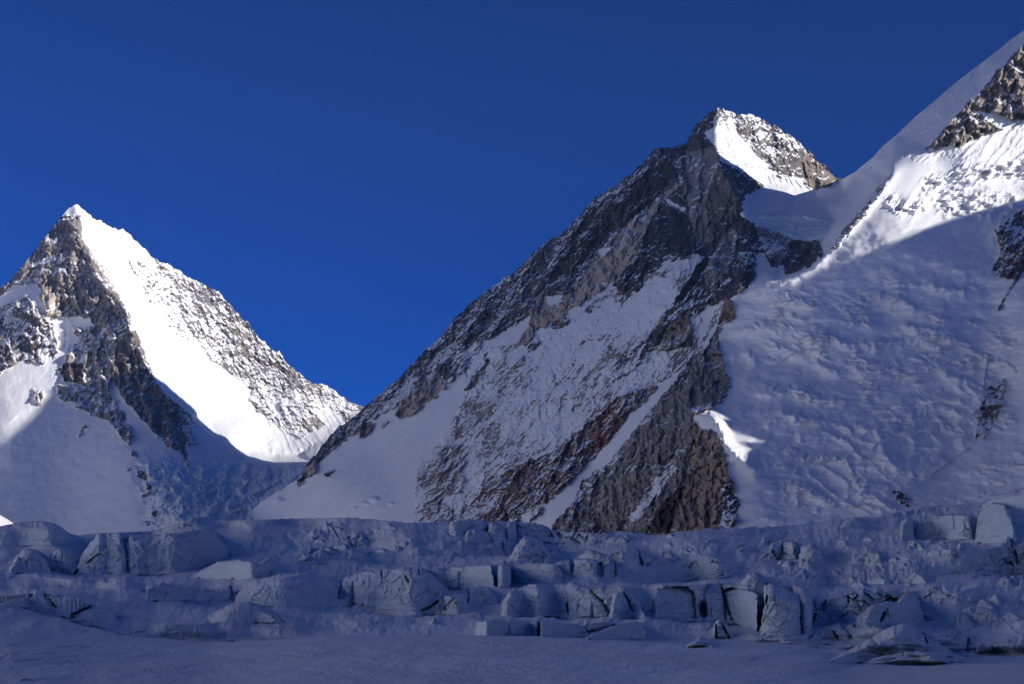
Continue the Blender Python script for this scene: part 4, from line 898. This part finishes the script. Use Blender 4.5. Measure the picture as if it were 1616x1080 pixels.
def build_glacier():
    ST = 1.25
    us = np.concatenate([np.arange(-420, -20, 10.0), np.arange(-20, 1640, ST), np.arange(1640, 2100, 12.0)])
    nc = len(us)
    uf = np.arange(-460, 2140, 2.0)
    vis = [k for k in range(len(G_NODES)) if k != 2]
    nodes = []
    for k in vis:
        fv, fy = G_NODES[k][0], G_NODES[k][1]
        v = smooth1(fv(uf), 9 if k < 3 else 4); y = fy(uf) + 0 * uf
        amp = [0, 0, 0, 1.5, 2.5, 2, 4.5, 3, 5, 2, 1.3][k]
        v = v + amp * (1 + .8 * sstep(1000, 1300, uf)) * fbm(uf / 60, uf * 0 + k, 600 + k, 4) * 1.2
        y = y * (1 + (0.12 * noise(uf / 210, uf * 0 + .5 + k, 650 + k) + .05 * noise(uf / 70, uf * 0 + .5 + k, 680 + k) if k > 3 else 0))
        nodes.append((v, y))
    nv = np.array([n[0] for n in nodes]); ny = np.array([n[1] for n in nodes])
    for k in range(1, len(nv)): nv[k] = np.minimum(nv[k], nv[k - 1] - 0.8)
    NV = np.array([np.interp(us, uf, a) for a in nv]); NY = np.array([np.interp(us, uf, a) for a in ny])
    skyl = NV[-1] + 1.2 * noise(us / 7, us * 0, 690) + .8 * noise(us / 2.6, us * 0, 691) * sstep(380, 500, us) + sstep(640, 1150, us) * (4.0 * ridged(us / 30, us * 0, 692, 4, .6) - 2.2) + sstep(420, 600, us) * 1.6 * noise(us / 17, us * 0, 694)
    NV[-1] = NV[-1] - 3
    nr = 250
    t = np.linspace(0, 1, nr)[:, None]
    V = 1125 + (skyl[None] - 1125) * t; U = np.broadcast_to(us, V.shape).copy()
    brk = sstep(-.2, .3, fbm(U / 120, V / 26, 731, 3) + 0.45 * sstep(980, 1320, U) - .25 * sstep(420, 150, U))
    far = sstep(1010, 985, V)
    W = V + far * (5.5 * fbm(U / 38, V / 26, 761, 4, .5) + 8.0 * noise(U / 170, V / 45, 765) + 1.6 * brk * fbm(U / 9, V / 7, 763, 3)) * sstep(0, 12, V - skyl[None])
    lnY = np.empty_like(V)
    ln = np.log(NY)
    for j in range(nc):
        lnY[:, j] = np.interp(-W[:, j], -NV[:, j], ln[:, j])
    lnY = np.maximum.accumulate(lnY, axis=0) + np.linspace(0, .004, nr)[:, None]
    Y = np.exp(lnY)
    wall = np.clip(1 - np.abs(np.gradient(lnY, axis=0)) / (np.abs(np.gradient(V, axis=0)) + 1e-6) / 0.018, 0, 1)   # 1 on walls, 0 on benches
    wall = blur2(wall, 1.5)
    px = Y / F
    owner = np.full(V.shape, -1)
    def at(u, v):
        j = np.searchsorted(us, u).clip(0, nc - 1); i = np.argmin(np.abs(V[:, j] - v)); return Y[i, j]
    order = sorted(range(len(SER)), key=lambda i: float(np.mean(SER[i]['vb'] if np.isscalar(SER[i]['vb']) else [p[1] for p in SER[i]['vb']])))
    Yb = Y.copy()
    rough = np.zeros(V.shape); capm = np.zeros(V.shape, bool)
    for i in order:
        S = SER[i]; T_ = S['tops']; u0, u1 = T_[0, 0], T_[-1, 0]; um = .5 * (u0 + u1)
        j0 = max(0, np.searchsorted(us, u0) - 1); j1 = min(nc, np.searchsorted(us, u1) + 1)
        if j1 - j0 < 3: continue
        Us = U[:, j0:j1]; Vs = V[:, j0:j1]
        ww = min(1.0, (u1 - u0) / 60)
        Ut = Us + 1.6 * ww * noise(Us / 7, Vs / 7, S['seed'] + 5) + .8 * noise(Us / 3, Vs / 3, S['seed'] + 6)
        top = np.interp(Ut, T_[:, 0], T_[:, 1]) + ww * (3.2 * fbm(Ut / 14, Ut * 0 + S['seed'], 55, 4, .6))
        if np.isscalar(S['vb']): bot = np.full(Us.shape, float(S['vb']))
        else: bot = np.interp(Us, [p[0] for p in S['vb']], [p[1] for p in S['vb']])
        bot = bot + 2.5 * ww * fbm(Us / 14, Us * 0 + S['seed'], 57, 3)
        m = (Vs >= top) & (Vs <= bot) & (Ut > u0) & (Ut < u1)
        if not m.any(): continue
        jj = np.arange(j1 - j0)
        bi = np.argmin(np.abs(Vs - bot), axis=0); ui = np.argmin(np.abs(Vs - bot - 2.0), axis=0)
        yb_ = Y[:, j0:j1][bi, jj]; yu_ = Y[:, j0:j1][ui, jj]
        kk = min(len(yb_) / 5.0, 9.0)
        Yf = smooth1(yb_, max(kk, .6)) if len(yb_) > 5 else yb_
        Yu = smooth1(yu_, 1.2)[None, :]
        Y0 = Yf[None, :] - S['fwd']
        p = Y0 / F; h = float((bot - top).max())
        s_ = np.clip((Ut - u0) / (u1 - u0), 0, 1)
        e = np.clip(1 - np.minimum(s_, 1 - s_) / 0.22, 0, 1)
        f = np.clip((bot - Vs) / np.maximum(bot - top, 1.0), 0, 1)          # 0 foot, 1 top edge
        c0 = 1 - S['cap'] - .35 * S['snow']
        cap = np.clip((f - c0) / (1 - c0), 0, 1)
        yn = Y0 + p * ((S['lean'] + .10) * h * f * 1.7 + S['face'] * (Ut - um) * .55 + e ** 2 * min(h, .3 * (u1 - u0)) * 1.1 + cap ** 1.5 * S['depth'] * h * (1.5 + 2 * S['snow']))
        Ysub = Y[:, j0:j1]
        yn = np.maximum(yn, Yu)
        m &= yn < Ysub * 1.02
        Ysub[m] = yn[m]
        owner[:, j0:j1][m] = i
        capm[:, j0:j1][m] = (cap > .02)[m]
        wall[:, j0:j1][m] = (1 - .75 * cap)[m]
        rough[:, j0:j1][m] = (max(S['rough'], .6 if not S['snow'] else .3) * np.clip(f / .18, .1, 1))[m]
    rough[owner < 0] = .8
    # fracture of the bare ice
    w1 = 4 * noise(U / 22, V / 22, 801); w2 = 4 * noise(U / 22, V / 22, 803)
    D = 0
    for k, (sc, am) in enumerate(((26., 4.2), (11., 2.5), (5.2, 1.4), (2.8, .7))):
        wx = (U + w1) / (sc * .9); wy = (V + w2) / sc
        f1, f2, hid, qx, qy = voronoi(wx, wy, 811 + 7 * k)
        t1 = (hid & 255) / 127.5 - 1; t2 = ((hid >> 8) & 255) / 127.5 - 1; of = ((hid >> 4) & 255) / 127.5 - 1
        ck = (1 - sstep(0, .08, f2 - f1)) * (((hid >> 6) & 7) > 5)
        D = D + am * ((wx - qx) * t1 + (wy - qy) * t2 + .5 * of * sstep(0, .3, f2 - f1) - 1.1 * ck)
    D = D + fbm(U / 9, V / 5, 831, 5, .65) * 2.6
    px = Y / F
    A = wall * rough * (0.45 + 0.55 * np.maximum(brk, owner >= 0)) * sstep(1018, 1000, V)
    Y = Y - px * D * A * 1.6
    # rolled snow of the benches: gentle, long in depth
    Y = Y * (1 + (1 - wall) * .02 * fbm(U / 30, V / 7, 841, 4) * sstep(1012, 990, V))
    for path, w_, dp in SLOTS:
        lo = (min(q[0] for q in path) - 4 * w_, max(q[0] for q in path) + 4 * w_)
        j0, j1 = np.searchsorted(us, lo[0]), np.searchsorted(us, lo[1])
        Us = U[:, j0:j1]; Vs = V[:, j0:j1]
        d = segdist(Us + 1.0 * noise(Us / 4, Vs / 6, 851), Vs, path)
        Y[:, j0:j1] += dp * .75 * sstep(w_ * 1.1, w_ * .2, d)
    # near snow: soft drifts and ripples
    nearw = sstep(1000, 1022, V) if False else sstep(995, 1025, V)
    Y = Y * np.exp(nearw * (0.09 * fbm(U / 150, V / 22, 861, 4) + .010 * fbm(U / 26, V / 3.4, 863, 5, .62) + .0035 * noise(U / 6, V / 1.8, 865)))
    P = unproj(U, V, Y)
    # plateau behind the upper edge, out to the foot of the mountains
    last = P[-1]; t = np.linspace(0, 1, 26)[1:, None]
    yy = last[None, :, 1] + t ** 1.5 * (9000 - last[None, :, 1])
    zz = np.minimum(last[None, :, 2] - 10 * sstep(0, .06, t) - 40 * t, last[None, :, 2] * .93) + 0 * yy
    xx = last[None, :, 0] * yy / last[None, :, 1]
    P2 = np.stack([xx, yy, zz], -1)
    row0 = P[0]; ext = []; nb = 14
    for k in range(nb, 0, -1):
        q = k / nb; rr = row0.copy()
        rr[:, 1] = row0[:, 1] - q ** 2 * 1500 - .5; rr[:, 0] = np.linspace(row0[0, 0] - q ** 1.5 * 1500, row0[-1, 0] + q ** 1.5 * 1500, nc); rr[:, 2] = row0[:, 2] * (1 - q) - 2.2 * q
        ext.append(rr)
    A_ = np.concatenate([np.array(ext), P, P2], 0)
    NR = A_.shape[0]
    Q = grid_quads(NR, nc); nm = grid_normals(A_).reshape(-1, 3); VV = A_.reshape(-1, 3)
    own = np.full((NR, nc), -1); own[nb:nb + nr] = owner
    cpm = np.zeros((NR, nc), bool); cpm[nb:nb + nr] = capm; cpm = cpm.ravel()
    fo = own.ravel()[Q[:, 0]]
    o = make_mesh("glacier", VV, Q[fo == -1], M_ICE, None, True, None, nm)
    tag(o, "broken blue grey glacier with snowy benches below the mountains", None, None, 'structure')
    idx = np.argsort(fo, kind='stable'); sf = fo[idx]
    cut = np.searchsorted(sf, np.arange(len(SER) + 1))
    for i, S in enumerate(SER):
        q = Q[idx[cut[i]:cut[i + 1]]]
        if len(q) < 12: 
            if len(q): make_mesh("glacier_patch", VV, q, M_ICE, None, True, o, nm)
            continue
        base = VV[q.ravel()].mean(0); base[2] = VV[q.ravel()][:, 2].min()
        isc = cpm[q[:, 0]] if (not S['group'] and len(q) > 250 and 'mound' not in S['name']) else np.zeros(len(q), bool)
        if isc.sum() < 20 or (~isc).sum() < 40: isc[:] = False
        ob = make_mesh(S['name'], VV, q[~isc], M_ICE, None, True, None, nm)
        obs = [ob]
        if isc.any(): obs.append(make_mesh("snow_cap", VV, q[isc], M_ICE, None, True, ob, nm))
        for w_ob in obs:
            co = np.empty(len(w_ob.data.vertices) * 3, np.float32); w_ob.data.vertices.foreach_get('co', co)
            co = (co.reshape(-1, 3) - base).astype(np.float32); w_ob.data.vertices.foreach_set('co', co.ravel()); w_ob.data.update()
        ob.location = base
        tag(ob, S['label'], S['cat'], S['group'])
build_glacier()
# wide snow basin that reaches the horizon on every side
def build_ground():
    r = np.concatenate([[0], np.geomspace(300, 60000, 40)]); a = np.linspace(0, 2 * np.pi, 73)
    R_, A_ = np.meshgrid(r, a, indexing='ij')
    X = R_ * np.cos(A_); Y = R_ * np.sin(A_)
    Z = -22 + fbm(X / 900, Y / 900, 801, 4) * 14 - 0 * R_
    P = np.stack([X, Y, Z], -1)
    o = make_mesh("snow_ground", P.reshape(-1, 3), grid_quads(len(r), len(a)), M_MTN,
                  {'rock': np.zeros(P.shape[0] * P.shape[1]), 'tint': np.full((P.shape[0] * P.shape[1], 3), .2), 'ice': np.zeros(P.shape[0] * P.shape[1])}, True)
    tag(o, "snow basin around the glacier", None, None, 'structure')
build_ground()
def build_knoll():
    cx, cy, z0, R_, H_ = -455.0, 1200.0, 58.0, 34.0, 26.0
    r_ = np.linspace(0, 1.25, 40); a_ = np.linspace(0, 2 * np.pi, 120)
    A_, R2 = np.meshgrid(a_, r_); 
    X = cx + R_ * R2 * np.cos(A_) * 1.15; Y_ = cy + R_ * R2 * np.sin(A_)
    Z = z0 + H_ * np.cos(np.minimum(R2, 1.25) * 1.25) ** .9 + 1.1 * fbm(X / 9, Y_ / 9, 901, 4) - 14 * np.maximum(R2 - 1, 0)
    P = np.stack([X, Y_, Z], -1)
    o = make_mesh("snow_knoll", P.reshape(-1, 3), grid_quads(40, 120)[:, ::-1], M_ICE, None, True)
    tag(o, "small sunlit snow knoll behind the glacier edge at the far left", "snow knoll")
build_knoll()
print("glacier", time.time() - T0)
def build_haze():
    x0, x1, y0, y1, z0, z1 = -9500., 9500., -6000., 9500., -300., 3400.
    V = np.array([(x, y, z) for z in (z0, z1) for y in (y0, y1) for x in (x0, x1)])
    Q = np.array([(0, 2, 3, 1), (4, 5, 7, 6), (0, 1, 5, 4), (2, 6, 7, 3), (0, 4, 6, 2), (1, 3, 7, 5)])
    m = bpy.data.materials.new("thin_mountain_air"); m.use_nodes = True; nt = m.node_tree; nt.nodes.clear()
    pv = nt.nodes.new("ShaderNodeVolumePrincipled"); out = nt.nodes.new("ShaderNodeOutputMaterial")
    pv.inputs['Color'].default_value = (0.22, 0.46, 1.0, 1); pv.inputs['Density'].default_value = 1.2e-5
    pv.inputs['Anisotropy'].default_value = 0.0
    nt.links.new(pv.outputs[0], out.inputs['Volume'])
    tag(make_mesh("haze", V, Q, m, None, False), "thin blue mountain air", None, None, 'stuff')
build_haze()
print("done", time.time() - T0, sum(len(m.polygons) for m in bpy.data.meshes))
